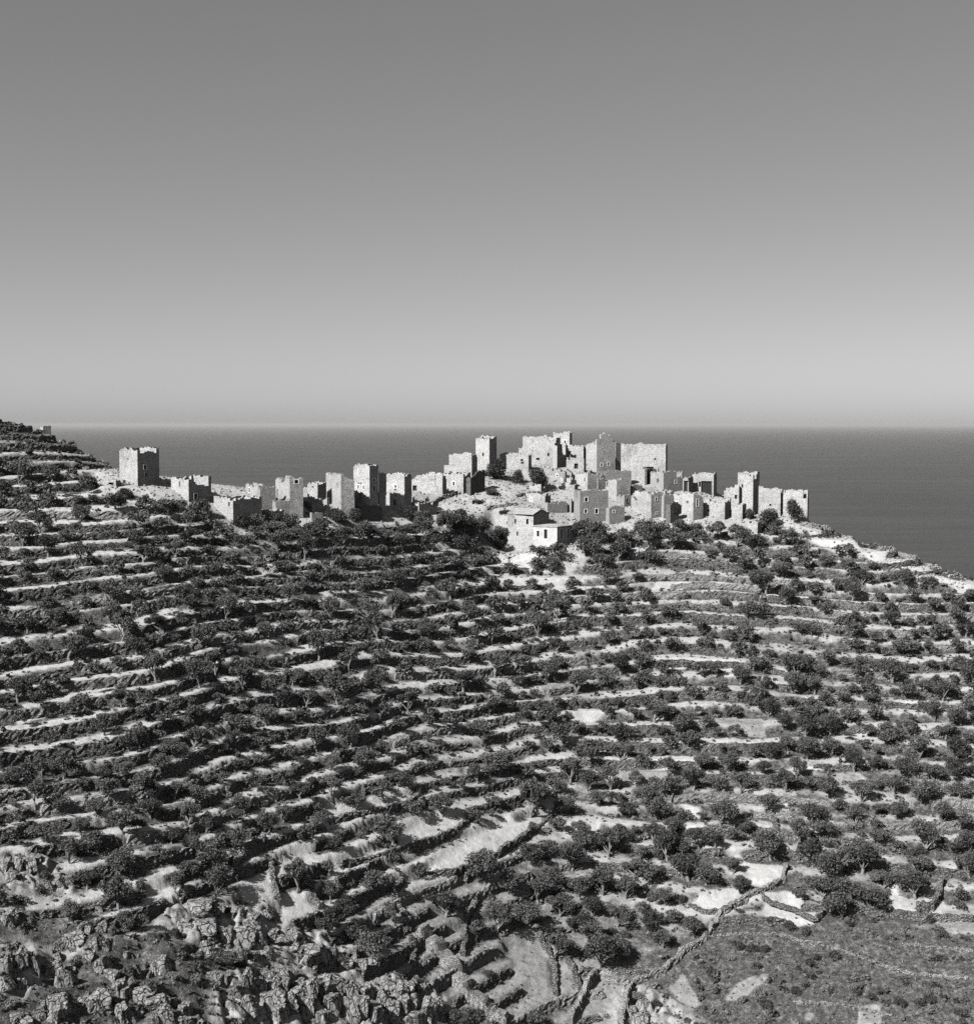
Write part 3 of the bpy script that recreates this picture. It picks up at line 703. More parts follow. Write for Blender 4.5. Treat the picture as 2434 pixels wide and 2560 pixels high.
def building(name, label, cat, xl, xc, xr, yt, yb, kind='d', depth=None, topL=None, topR=None, win=(), ruin=False, mat='wall', rag=0.30, roofdrop=0.5, group='stone towers and houses of the village', D=None, back=None, foot=1.6, C=None):
    th = math.radians(TH.get(kind, kind) if isinstance(kind, str) else kind)
    if C is not None: pass
    elif D: d = ray(xc, yb); C = d*D/d[1]; C = np.array([C[0], D, CAMZ+C[2]])
    else: C = at(xc, yb, 205, 345)
    tL = np.array([-math.cos(th), math.sin(th)]); tR = np.array([math.sin(th), math.cos(th)])
    LL = on_face(C, tL, xl) if xl < xc else None
    LR = on_face(C, tR, xr) if xr > xc else None
    if LL is None: LL = depth or 5.0
    if LR is None: LR = depth or 5.0
    LL, LR = float(np.clip(LL, 1.4, 30)), float(np.clip(LR, 1.2, 16 if not depth else max(depth, 1.2)))
    if depth: LR = min(LR, depth)
    W = 0.6 if min(LL, LR) > 2.4 else 0.3
    c2 = C[:2]
    corners = [c2, c2+tL*LL, c2+tR*LR, c2+tL*LL+tR*LR]
    z0 = min([float(H(*c)) for c in corners] + [C[2]]) - foot
    def tf(C0, t, spec):
        if not spec: return lambda u: zat(C[0], C[1], yt)
        def f(u):
            X, Y = C0[0]+t[0]*u, C0[1]+t[1]*u
            px, _ = project(X, Y, C[2]+5)
            xs = [s[0] for s in sorted(spec)]; ys = [s[1] for s in sorted(spec)]
            return float(zat(X, Y, np.interp(px, xs, ys)))
        return f
    fL, fR = tf(c2, tL, topL), tf(c2, tR, topR)
    ztop = zat(C[0], C[1], yt)
    zb = ztop if back is None else zat(c2[0]+tR[0]*LR, c2[1]+tR[1]*LR, back)
    root = empty(name, (float(np.mean([c[0] for c in corners])), float(np.mean([c[1] for c in corners])), z0+foot))
    tag(root, label, cat, group)
    bpy_off = np.array(root.location)
    def loc(p): return (p[0]-bpy_off[0], p[1]-bpy_off[1])
    zoff = bpy_off[2]
    holes = {'L': [], 'R': []}; wins = []
    wr = random.Random(int(xl*3+yb)); win = list(win); visL = xc-xl; visR = xr-xc
    if len(win) < 2 and 'wall' not in name and visL > 30 and yb-yt > 28:
        for _ in range(wr.choice((1, 2, 2, 3))):
            wx, wy = xl+visL*wr.uniform(.18, .82), yt+(yb-yt)*wr.uniform(.22, .62)
            if all(abs(wx-q[1]) > 12 or q[0] != 'L' for q in win): win.append(('L', wx, wy, wr.choice((.4, .5, .6, .9)), wr.choice((.5, .7, .9, 1.2)), wr.choice((0, 0, 1))))
    for wi in win:
        face, px, py, w, h = wi[:5]; st = wi[5] if len(wi) > 5 else 0
        t = tL if face == 'L' else tR; u = on_face(c2, t, px); Ln = LL if face == 'L' else LR
        u = min(max(u, w/2+0.3), Ln-w/2-0.3)
        X, Y = c2+t*u; z = zat(X, Y, py)
        if face == 'R' and not (W+0.2 < u-w/2 and u+w/2 < LR-W-0.2):
            if LR-2*W-0.5 < w: continue
            u = min(max(u, W+w/2+0.25), LR-W-w/2-0.25)
        holes[face].append((u-w/2, u+w/2, z-h/2-zoff, z+h/2-zoff)); wins.append((face, u, z, w, h, st))
    sd = int(abs(xl*7+yt*13))
    m = M[mat]; z0_ = z0-zoff
    sh = lambda f: (lambda u: f(u)-zoff)
    hR = [(a-W, b-W, c, d) for a, b, c, d in holes['R']]
    slab('wall', loc(c2), tL, tR, LL, z0_, sh(fL), W, m, root, holes['L'], rag, sd)
    slab('wall', loc(c2+tR*W), tR, tL, LR-2*W, z0_, lambda u: fR(u+W)-zoff, W, m, root, hR, rag, sd+1)
    slab('wall', loc(c2+tR*(LR-W)), tL, tR, LL, z0_, lambda u: (zb if topR is None else max(fR(LR), zb))-zoff, W, m, root, (), rag, sd+2)
    slab('wall', loc(c2+tL*(LL-W)+tR*W), tR, tL, LR-2*W, z0_, lambda u: (zb if topL is None else min(zb, fL(LL)))-zoff, W, m, root, (), rag, sd+3)
    zr = min([fL(u) for u in np.linspace(0.2, LL-0.2, 9)] + [fR(u) for u in np.linspace(0.2, LR-0.2, 9)] + [zb]) - zoff
    zr -= (3.2 if ruin else roofdrop)
    if zr > z0_+foot+0.4:
        i0 = c2 + tL*(W-0.05) + tR*(W-0.05); a, b = LL-2*W+0.1, LR-2*W+0.1
        mb = MB(); l = loc(i0)
        mb.box((l[0], l[1], zr-0.25), (tL[0]*a, tL[1]*a, 0), (tR[0]*b, tR[1]*b, 0), (0, 0, 0.25))
        mb.build('roof' if not ruin else 'floor', M['roof'], root)
    for face, u, z, w, h, st in wins:
        t, inn = (tL, tR) if face == 'L' else (tR, tL)
        t3, i3 = np.array([t[0], t[1], 0]), np.array([inn[0], inn[1], 0])
        o3 = np.array([c2[0]-bpy_off[0], c2[1]-bpy_off[1], z-zoff]) + t3*u
        up = np.array([0, 0, 1.0]); e = 0.15 if st else 0.08; pr = 0.05
        mb = MB()
        for s0, s1, r0, r1 in ((-w/2-e, w/2+e, h/2, h/2+e), (-w/2-e, w/2+e, -h/2-e*0.7, -h/2), (-w/2-e, -w/2, -h/2, h/2), (w/2, w/2+e, -h/2, h/2)):
            mb.box(o3+t3*s0+up*r0-i3*pr, t3*(s1-s0), i3*(pr-0.004), up*(r1-r0))
        wob_ = mb.build('door' if h > 1.7 and w > 0.8 else 'window', M['surround' if st else mat], root)
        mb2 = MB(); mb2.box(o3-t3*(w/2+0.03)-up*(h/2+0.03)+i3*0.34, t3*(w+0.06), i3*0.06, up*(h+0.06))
        mb2.build('opening_shade', M['opening_shade'], wob_)  # black sheet set in the hole stands in for the unlit inside
    BUILT.append((root, c2, tL, tR, LL, LR, ztop, z0))
    return root, c2, tL, tR, LL, LR, ztop, zoff, loc
B = building
TW = ('stone_tower',); HS = ('stone_house',); RU = ('ruined_house',)
# the lone towers on the left
B('stone_tower', 'tall square tower alone at the left end of the village', 'tower', 301, 345, 400, 1121, 1251, 46, D=259, topR=[(345,1123),(352,1129),(390,1129),(394,1123),(400,1119)], ruin=True, back=1119,
  win=[('R',365,1168,.5,.8,1),('R',366,1187,.4,.6),('L',322,1147,.5,.2)])
B('ruined_house', 'low roofless ruin with slanting wall at the foot of the lone tower', 'ruin', 254, 290, 297, 1200, 1219, 'f', topL=[(254,1200),(280,1200),(297,1197)], ruin=True, win=[('L',279,1212,1.1,.9)])
B('ruined_house', 'tiny dark-faced lean-to against the lone tower', 'ruin', 299, 303, 326, 1202, 1217, 50, depth=4)
B('ruined_house', 'wide roofless ruin right of the lone tower, its inner wall lit', 'ruin', 429, 472, 529, 1196, 1256, 46, topL=[(429,1194),(472,1197)], topR=[(472,1196),(482,1189),(486,1206),(494,1213),(520,1211),(526,1204),(529,1190)], ruin=True, back=1190, win=[('L',450,1209,.35,.9),('R',490,1241,.6,1,1)])
B('stone_hut', 'small dark hut standing on the ridge skyline', 'hut', 104, 108, 131, 1065, 1082, 50, depth=5)
B('stone_house', 'low long house with broad black-shaded wall behind the olives', 'house', 535, 583, 655, 1245, 1312, 45, topL=[(535,1240),(583,1246)], topR=[(583,1246),(655,1243)])
B('ruined_house', 'pale flat ruin left of the twin cypress tips', 'ruin', 615, 647, 668, 1211, 1262, 62, topL=[(615,1209),(630,1212),(647,1213)], topR=[(647,1214),(662,1214),(690,1218)], ruin=True, win=[('R',652,1222,.8,1.0)])
B('ruined_house', 'grey rubble ruin between the pale ruin and the notched tower', 'ruin', 644, 650, 690, 1217, 1272, 64, topR=[(650,1216),(690,1220)], mat='wall_grey', ruin=True)
B('stone_tower', 'notched tower with ragged grey side beside the cypress tips', 'tower', 689, 725, 758, 1195, 1294, 66, topL=[(689,1194),(701,1195),(705,1206),(710,1207),(714,1195),(725,1194)], topR=[(725,1195),(758,1195)], ruin=True, win=[('L',694,1235,.8,2.0),('R',742,1204,.8,.7,1)])
B('stone_house', 'small house with grey right side under the notched tower', 'house', 655, 689, 730, 1251, 1288, 64, topL=[(655,1246),(689,1252)], mat='wall_grey')
B('stone_house', 'low pale box house in front of the black-shaded wall', 'house', 634, 680, 710, 1275, 1312, 42, topL=[(634,1276),(680,1276)], topR=[(680,1277),(710,1273)])
B('stone_tower', 'short tower half pale half black behind the slim tower', 'tower', 769, 794, 816, 1207, 1262, 44, topR=[(794,1207),(802,1209),(816,1205)], win=[('L',782,1217,.5,.25)], back=1206)
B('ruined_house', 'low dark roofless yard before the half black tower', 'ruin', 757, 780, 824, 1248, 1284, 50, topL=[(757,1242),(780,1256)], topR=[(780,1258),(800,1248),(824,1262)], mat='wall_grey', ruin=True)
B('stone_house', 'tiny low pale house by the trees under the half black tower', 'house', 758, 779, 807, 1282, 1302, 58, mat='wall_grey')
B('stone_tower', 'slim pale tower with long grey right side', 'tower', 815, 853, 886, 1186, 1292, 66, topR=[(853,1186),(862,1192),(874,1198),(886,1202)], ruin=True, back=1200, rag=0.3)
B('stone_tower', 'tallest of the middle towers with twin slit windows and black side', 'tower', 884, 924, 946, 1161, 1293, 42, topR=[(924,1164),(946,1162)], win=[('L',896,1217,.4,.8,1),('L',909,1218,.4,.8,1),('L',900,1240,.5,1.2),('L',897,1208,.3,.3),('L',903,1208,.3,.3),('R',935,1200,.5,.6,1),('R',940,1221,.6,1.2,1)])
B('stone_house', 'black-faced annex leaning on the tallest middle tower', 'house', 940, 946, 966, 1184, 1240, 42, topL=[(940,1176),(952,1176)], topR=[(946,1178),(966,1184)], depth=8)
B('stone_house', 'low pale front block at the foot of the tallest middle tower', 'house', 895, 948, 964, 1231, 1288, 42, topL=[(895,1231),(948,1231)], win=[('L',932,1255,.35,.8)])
B('ruined_house', 'dark ruin shape standing in for shadow below the tallest middle tower', 'ruin', 890, 903, 955, 1266, 1302, 48, topR=[(903,1268),(918,1264),(955,1264)], mat='wall_dark', ruin=True)  # dark walls take the place of a shadow under the tower
B('stone_tower', 'broad pale tower with crumbled top and narrow black side', 'tower', 966, 1011, 1029, 1186, 1287, 36, topL=[(966,1184),(984,1186),(990,1180),(1000,1182),(1011,1184)], topR=[(1011,1188),(1029,1185)], win=[('L',989,1216,.5,.6,1),('L',988,1224,.5,.3),('L',986,1256,.6,1.1)], ruin=True)
B('stone_house', 'wide rubble house right of the crumbled broad tower', 'house', 1029, 1106, 1116, 1190, 1246, 30, topL=[(1029,1196),(1049,1195),(1051,1184),(1075,1181),(1106,1184)], win=[('L',1034,1225,1.0,2.0),('L',1079,1194,1.4,.5),('L',1083,1200,1.2,.3)], rag=0.35)
B('ruined_house', 'small grey ruin with deep black cleft below the rubble house', 'ruin', 1028, 1047, 1084, 1250, 1294, 44, topR=[(1047,1252),(1066,1249),(1080,1262),(1084,1270)], ruin=True)
B('stone_house', 'pale house with one slit at the foot of the stair wall', 'house', 1108, 1158, 1176, 1184, 1236, 34, win=[('L',1134,1209,.5,.9,1)], topR=[(1158,1185),(1176,1182)])
B('stone_house', 'upper stepped house left of the leaning slim tower', 'house', 1110, 1179, 1193, 1137, 1198, 34, topL=[(1110,1163),(1133,1162),(1134,1135),(1153,1132),(1179,1130)], D=313, win=[('L',1127,1180,.8,.3),('L',1145,1182,.9,.3)])
B('stone_tower', 'slim tower on the hilltop beside the dark round tree', 'tower', 1189, 1223, 1241, 1089, 1178, 36, topL=[(1189,1093),(1200,1090),(1223,1088)], topR=[(1223,1089),(1241,1089)])
B('stair_wall', 'dark sloping stair wall between the slim hilltop tower and the slit house', 'wall', 1172, 1176, 1212, 1195, 1240, 46, topR=[(1176,1198),(1186,1188),(1196,1178),(1212,1174)], depth=9, mat='wall_dark', ruin=True)
# crown of the hill
B('stone_house', 'long low pale house right of the dark round tree', 'house', 1249, 1321, 1328, 1133, 1182, 26, topL=[(1249,1136),(1280,1131),(1321,1138)], topR=[(1321,1138),(1328,1138)], win=[('L',1304,1150,.6,.5),('L',1305,1157,.6,.4)])
B('stone_house', 'big stepped gable house on the hilltop, stepping up to the right', 'house', 1296, 1389, 1400, 1092, 1176, 30, D=329, topL=[(1296,1120),(1309,1119),(1310,1107),(1325,1104),(1327,1093),(1345,1092),(1358,1087),(1365,1086),(1372,1100),(1389,1102)], win=[('L',1370,1136,.45,.8),('L',1344,1147,.9,.5),('L',1353,1168,.4,.4)], rag=0.3)
B('stone_tower', 'highest pale tower top with thin black side', 'tower', 1382, 1423, 1429, 1082, 1170, 32, D=336, topL=[(1382,1082),(1386,1080),(1395,1083),(1410,1080),(1423,1078)], topR=[(1423,1081),(1429,1080)], ruin=True)
B('ruined_house', 'broken black-sided ruin under the highest tower top', 'ruin', 1386, 1392, 1415, 1108, 1176, 44, D=327, topR=[(1392,1108),(1398,1122),(1404,1130),(1410,1140),(1415,1145)], ruin=True)
B('stone_house', 'pale back house between the highest top and the ruined crown tower', 'house', 1404, 1458, 1462, 1113, 1180, 24, D=331)
B('stone_house', 'flat pale front house below the highest tower top', 'house', 1415, 1459, 1464, 1145, 1190, 22, topL=[(1415,1145),(1459,1145)], win=[('L',1452,1152,.5,.3)])
B('stone_tower', 'great ruined crown tower with grey right face and two white-edged slits', 'tower', 1457, 1491, 1537, 1116, 1184, 66, topL=[(1457,1118),(1463,1112),(1470,1110),(1478,1110),(1491,1100)], topR=[(1491,1100),(1500,1092),(1510,1083),(1522,1088),(1535,1094),(1538,1102)], ruin=True, rag=0.55, win=[('R',1503,1162,.5,.7,1),('R',1520,1160,.5,.8,1),('L',1466,1162,.4,.5)], back=1112)
B('stone_tower', 'thin dark tower sliver behind the great ruined crown tower', 'tower', 1536, 1538, 1550, 1106, 1182, 52, depth=7, D=338)
B('stone_house', 'massive blind pale wall house with twin roof peaks facing the sea', 'house', 1551, 1663, 1667, 1111, 1184, 16, topL=[(1551,1104),(1557,1100),(1564,1108),(1590,1111),(1600,1099),(1612,1107),(1618,1111),(1663,1111)], D=327, depth=9, win=[('L',1636,1147,.4,.4),('L',1621,1186,2.2,3.6)], mat='wall')
B('stone_house', 'roofless gap-fronted house with two black openings under the massive wall', 'house', 1607, 1611, 1646, 1170, 1212, 60, D=322, topR=[(1611,1172),(1632,1170),(1646,1188)], win=[('R',1621,1194,2.2,4.0),('R',1637,1190,1.0,3.0)], depth=8, ruin=True)
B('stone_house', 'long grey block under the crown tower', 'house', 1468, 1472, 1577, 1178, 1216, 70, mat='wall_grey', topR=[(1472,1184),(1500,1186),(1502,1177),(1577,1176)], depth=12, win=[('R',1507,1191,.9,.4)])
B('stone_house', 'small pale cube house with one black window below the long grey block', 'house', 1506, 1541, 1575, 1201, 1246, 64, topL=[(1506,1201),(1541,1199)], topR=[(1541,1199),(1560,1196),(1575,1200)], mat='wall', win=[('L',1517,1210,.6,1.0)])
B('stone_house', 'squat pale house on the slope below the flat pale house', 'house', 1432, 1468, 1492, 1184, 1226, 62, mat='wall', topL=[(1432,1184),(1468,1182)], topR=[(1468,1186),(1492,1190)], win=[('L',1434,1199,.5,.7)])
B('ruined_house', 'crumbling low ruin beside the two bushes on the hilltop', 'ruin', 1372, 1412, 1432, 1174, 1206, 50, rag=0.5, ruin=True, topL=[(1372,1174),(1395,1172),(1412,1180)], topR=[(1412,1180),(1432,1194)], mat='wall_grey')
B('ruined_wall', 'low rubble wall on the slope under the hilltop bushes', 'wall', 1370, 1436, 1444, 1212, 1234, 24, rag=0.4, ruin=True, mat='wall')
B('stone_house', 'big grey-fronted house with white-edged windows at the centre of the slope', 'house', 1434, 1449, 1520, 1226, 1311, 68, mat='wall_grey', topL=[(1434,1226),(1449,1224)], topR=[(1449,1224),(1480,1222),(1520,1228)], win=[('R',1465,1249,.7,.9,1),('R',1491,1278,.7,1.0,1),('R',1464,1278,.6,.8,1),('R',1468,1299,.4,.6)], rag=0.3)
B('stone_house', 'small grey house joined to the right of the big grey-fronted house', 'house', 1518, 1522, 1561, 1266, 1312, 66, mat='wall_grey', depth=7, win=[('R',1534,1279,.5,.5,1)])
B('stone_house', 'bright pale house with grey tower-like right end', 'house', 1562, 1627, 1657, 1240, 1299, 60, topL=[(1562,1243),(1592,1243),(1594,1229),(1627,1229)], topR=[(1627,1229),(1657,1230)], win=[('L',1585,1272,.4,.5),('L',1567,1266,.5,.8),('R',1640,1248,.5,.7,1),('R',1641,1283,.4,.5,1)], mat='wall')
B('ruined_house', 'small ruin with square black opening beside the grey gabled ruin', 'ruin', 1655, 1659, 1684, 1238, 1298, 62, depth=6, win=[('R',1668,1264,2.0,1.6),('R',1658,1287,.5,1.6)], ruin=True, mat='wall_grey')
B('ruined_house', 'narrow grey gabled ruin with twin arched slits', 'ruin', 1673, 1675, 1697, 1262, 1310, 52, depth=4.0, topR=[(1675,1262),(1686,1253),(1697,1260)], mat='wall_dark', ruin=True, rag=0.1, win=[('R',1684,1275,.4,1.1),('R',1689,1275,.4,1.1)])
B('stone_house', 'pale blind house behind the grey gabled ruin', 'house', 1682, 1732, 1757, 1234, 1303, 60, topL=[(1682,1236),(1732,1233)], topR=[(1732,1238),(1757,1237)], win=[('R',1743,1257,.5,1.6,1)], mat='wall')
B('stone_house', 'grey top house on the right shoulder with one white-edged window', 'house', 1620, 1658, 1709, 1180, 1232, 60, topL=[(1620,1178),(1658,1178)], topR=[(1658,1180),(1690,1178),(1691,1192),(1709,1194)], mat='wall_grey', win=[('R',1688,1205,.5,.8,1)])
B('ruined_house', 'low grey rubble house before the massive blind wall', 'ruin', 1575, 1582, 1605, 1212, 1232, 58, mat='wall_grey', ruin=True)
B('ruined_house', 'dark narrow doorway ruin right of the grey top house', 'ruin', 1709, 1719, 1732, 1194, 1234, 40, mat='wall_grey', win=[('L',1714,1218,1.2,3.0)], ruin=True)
B('stone_house', 'tall pale flat house with jagged black opening and thin black side', 'house', 1730, 1783, 1791, 1183, 1242, 30, topL=[(1730,1180),(1783,1185)], win=[('L',1765,1222,2.6,3.6)])
B('stone_house', 'low pale house with dark right end near the seaward towers', 'house', 1757, 1811, 1827, 1248, 1301, 34, topL=[(1757,1249),(1811,1250)], topR=[(1811,1252),(1819,1249),(1827,1256)])
B('ruined_house', 'small pale ruin stub before the seaward tower', 'ruin', 1827, 1855, 1865, 1260, 1300, 34, topL=[(1827,1266),(1840,1259),(1855,1259)], ruin=True)
B('stone_tower', 'seaward tower with black cleft and broken corner posts', 'tower', 1843, 1881, 1897, 1183, 1290, 36, topL=[(1843,1182),(1860,1181),(1862,1177),(1870,1183),(1881,1184)], topR=[(1881,1184),(1886,1196),(1890,1200),(1891,1180),(1897,1180)], ruin=True)
B('stone_house', 'stepped pale wing on the left of the seaward tower', 'house', 1809, 1846, 1852, 1218, 1288, 30, topL=[(1809,1223),(1825,1218),(1843,1212)])
B('stone_house', 'blank pale hall right of the seaward tower', 'house', 1891, 1950, 1956, 1222, 1290, 26, topL=[(1891,1212),(1910,1219),(1925,1223),(1950,1225)], win=[('L',1925,1262,.5,.4)])
B('stone_house', 'last pale house at the sea end of the village, stepped on the right', 'house', 1957, 2017, 2021, 1226, 1303, 24, topL=[(1957,1225),(2000,1227),(2006,1224),(2008,1246),(2017,1248)], win=[('L',1979,1244,.4,.4)])
# in front
B('ruined_house', 'low roofless house with dark inner corner above the white house', 'ruin', 1362, 1368, 1418, 1256, 1282, 62, mat='wall_grey', depth=7, topR=[(1368,1257),(1412,1254),(1418,1250)], ruin=True)
B('ruined_house', 'rubble-fronted ruin sunk in the slope above the white house', 'ruin', 1296, 1362, 1376, 1236, 1272, 38, rag=0.4, topL=[(1296,1248),(1330,1233),(1345,1232),(1362,1238)], ruin=True)
B('ruined_wall', 'stub of pale wall with two dark niches left of the slope bush', 'wall', 1085, 1124, 1130, 1298, 1320, 22, rag=0.3, win=[('L',1092,1307,.6,1.2),('L',1121,1308,.5,1.2)])
B('ruined_wall', 'low whitewashed yard wall standing before the white two-block house', 'wall', 1300, 1372, 1378, 1386, 1402, 24, mat='plaster', rag=.2, ruin=True, group='low walls about the village')
B('stone_shed', 'tiny pale shed with a dark door at the right of the white house', 'shed', 1436, 1462, 1474, 1366, 1392, 36, win=[('L',1444,1378,.7,1.3)])
B('ruined_wall', 'pale stone yard wall on the terrace below the grey gabled ruin', 'wall', 1560, 1611, 1620, 1372, 1398, 28, rag=0.3, group='low walls about the village')
B('ruined_house', 'small square stone pen on the terrace left of the white house', 'ruin', 1250, 1270, 1282, 1386, 1402, 46, ruin=True, mat='wall_grey')
B('stone_shed', 'short pale shed with dark right side below the seaward tower', 'shed', 1868, 1893, 1904, 1305, 1334, 44, topL=[(1868,1305),(1893,1307)])

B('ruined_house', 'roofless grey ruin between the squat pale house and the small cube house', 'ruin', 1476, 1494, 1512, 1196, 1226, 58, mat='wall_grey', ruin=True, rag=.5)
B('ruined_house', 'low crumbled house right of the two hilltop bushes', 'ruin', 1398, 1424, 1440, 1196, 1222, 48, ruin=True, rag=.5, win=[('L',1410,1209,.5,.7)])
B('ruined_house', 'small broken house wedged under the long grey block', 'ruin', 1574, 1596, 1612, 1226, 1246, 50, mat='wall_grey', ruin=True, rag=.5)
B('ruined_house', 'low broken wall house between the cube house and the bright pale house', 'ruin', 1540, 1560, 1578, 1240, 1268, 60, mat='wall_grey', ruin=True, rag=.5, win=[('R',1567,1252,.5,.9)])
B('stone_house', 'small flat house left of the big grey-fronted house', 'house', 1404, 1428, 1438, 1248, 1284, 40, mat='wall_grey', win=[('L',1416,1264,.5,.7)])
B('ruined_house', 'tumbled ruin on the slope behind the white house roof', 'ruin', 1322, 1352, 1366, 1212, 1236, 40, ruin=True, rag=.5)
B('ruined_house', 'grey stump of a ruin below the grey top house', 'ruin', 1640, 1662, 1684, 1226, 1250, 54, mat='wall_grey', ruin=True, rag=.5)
B('ruined_wall', 'collapsed wall along the slope below the slit house', 'wall', 1110, 1180, 1186, 1246, 1262, 26, mat='wall', rag=.4, ruin=True)
# the white house: a gabled left block and a whitewashed right block
def white_house():
    th = math.radians(36); C = at(1392, 1382, 205, 345)
    t1 = np.array([-math.cos(th), math.sin(th)]); t2 = np.array([math.sin(th), math.cos(th)])
    L1 = on_face(C, t1, 1333); cl = C.copy(); cl[:2] += t1*(L1+0.02)
    root, c2, tL, tR, LL, LR, zt, zoff, loc = B('stone_house', 'bright two-block house, gabled left half and whitewashed right half, lowest of the village', 'house', 1268, 1333, 1372, 1287, 1372, 36, C=cl, foot=3.5,
        topL=[(1268,1286),(1333,1292)], topR=[(1333,1292),(1354,1275),(1372,1284)], rag=0.0, roofdrop=2.2, back=1287, win=[('L',1288,1303,.4,1.0),('L',1318,1304,.6,1.1),('L',1293,1334,.35,.9)], group='stone towers and houses of the village')
    # gable roof over the left block, ridge along the long wall
    a = c2 - tR*0.10 - tL*0.08; b = a + tL*(LL+0.16)
    w = LR + 0.2
    zr = zat(c2[0]+tR[0]*LR/2, c2[1]+tR[1]*LR/2, 1273.5) - zoff; ze = zt - zoff - 0.02
    mb = MB()
    for s0, s1 in (((0, ze), (w/2, zr)), ((w, ze-0.1), (w/2, zr))):
        def q(p, s, dz): l = loc(p+tR*s[0]); return (l[0], l[1], s[1]+dz)
        mb.f += [tuple(len(mb.v)+i for i in f) for f in ((0,1,3,2),(4,6,7,5),(0,4,5,1),(2,3,7,6),(0,2,6,4),(1,5,7,3))]
        mb.v += [q(a, s0, 0), q(b, s0, 0), q(a, s1, 0), q(b, s1, 0), q(a, s0, 0.12), q(b, s0, 0.12), q(a, s1, 0.12), q(b, s1, 0.12)]
    mb.build('gable_roof', M['roof_pale'], root)
    mb = MB()                                   # gable end wall above the eaves
    pr, pl, pa = loc(c2+tR*0.1+tL*0.05), loc(c2+tR*(LR-0.1)+tL*0.05), loc(c2+tR*LR/2+tL*0.05)
    qr, ql, qa = (loc(c2+tR*0.1+tL*0.5), loc(c2+tR*(LR-0.1)+tL*0.5), loc(c2+tR*LR/2+tL*0.5))
    mb.v += [(*pr, ze-0.6), (*pl, ze-0.6), (*pa, zr), (*qr, ze-0.6), (*ql, ze-0.6), (*qa, zr)]
    mb.f += [(0, 1, 2), (3, 5, 4), (0, 2, 5, 3), (1, 4, 5, 2), (0, 3, 4, 1)]
    mb.build('gable', M['wall_dark'], root)  # darker stone than the walls below: the gable's shade put into its colour
    # right block, part of the same house
    L2 = on_face(C, t2, 1433); off = np.array(root.location)
    W = 0.55; c = C[:2]; l = lambda p: (p[0]-off[0], p[1]-off[1])
    z1 = zat(C[0], C[1], 1319)-off[2]; zb = C[2]-off[2]-2.0
    def win_spec(t, px, py, w, h):
        u = on_face(c, t, px); X, Y = c+t*u; z = zat(X, Y, py)-off[2]; return (u-w/2, u+w/2, z-h/2, z+h/2)
    hl = [win_spec(t1, 1364, 1335, 0.9, 2.0), win_spec(t1, 1345, 1334, 0.7, 1.3)]
    hr = [win_spec(t2, 1403.5, 1335, 0.75, 2.0), win_spec(t2, 1420.5, 1334, 0.75, 2.0)]
    slab('whitewashed_wall', l(c), t1, t2, L1, zb, lambda u: z1, W, M['plaster'], root, hl, 0.0, 3)
    slab('stained_wall', l(c+t2*W), t2, t1, L2-2*W, zb, lambda u: z1, W, M['plaster_worn'], root, [(a_-W, b_-W, q, r) for a_, b_, q, r in hr], 0.0, 4)
    slab('wall', l(c+t2*(L2-W)), t1, t2, L1, zb, lambda u: z1, W, M['plaster'], root, (), 0.0, 5)
    slab('wall', l(c+t1*(L1-W)+t2*W), t2, t1, L2-2*W, zb, lambda u: z1, W, M['plaster'], root, (), 0.0, 6)
    for t, inn, hs in ((t1, t2, hl), (t2, t1, hr)):
        for u0, u1, za, zb_ in hs:
            t3, i3 = np.array([*t, 0]), np.array([*inn, 0]); o3 = np.array([*l(c), 0]) + t3*u0
            mb = MB()
            for s0, s1, r0, r1 in ((-.16, u1-u0+.16, zb_, zb_+.16), (-.16, u1-u0+.16, za-.14, za), (-.16, 0, za, zb_), (u1-u0, u1-u0+.16, za, zb_)):
                mb.box(o3+t3*s0+np.array([0, 0, r0])-i3*.05, t3*(s1-s0), i3*.046, np.array([0, 0, r1-r0]))
            wo = mb.build('window', M['surround'], root)
            mb = MB(); mb.box(o3-t3*.03+np.array([0, 0, za-.03])+i3*.25, t3*(u1-u0+.06), i3*.05, np.array([0, 0, zb_-za+.06])); mb.build('opening_shade', M['opening_shade'], wo)  # black sheet again painting the interior dark
    # low hipped roof
    e = 0.12; A_ = c-t1*e-t2*e; corners = [A_, A_+t1*(L1+2*e), A_+t1*(L1+2*e)+t2*(L2+2*e), A_+t2*(L2+2*e)]
    r0 = c+t2*L2/2+t1*L1*0.32; r1 = c+t2*L2/2+t1*L1*0.72
    mb = MB(); zz = z1+0.004
    mb.v = [(*l(p), zz) for p in corners] + [(*l(p), zz+0.2) for p in corners] + [(*l(r0), zz+0.45), (*l(r1), zz+0.45)]
    mb.f = [(3, 2, 1, 0), (0, 1, 5, 4), (1, 2, 6, 5), (2, 3, 7, 6), (3, 0, 4, 7), (4, 5, 9, 8), (5, 6, 9), (6, 7, 8, 9), (7, 4, 8)]
    mb.build('hipped_roof', M['roof_pale'], root)
white_house()

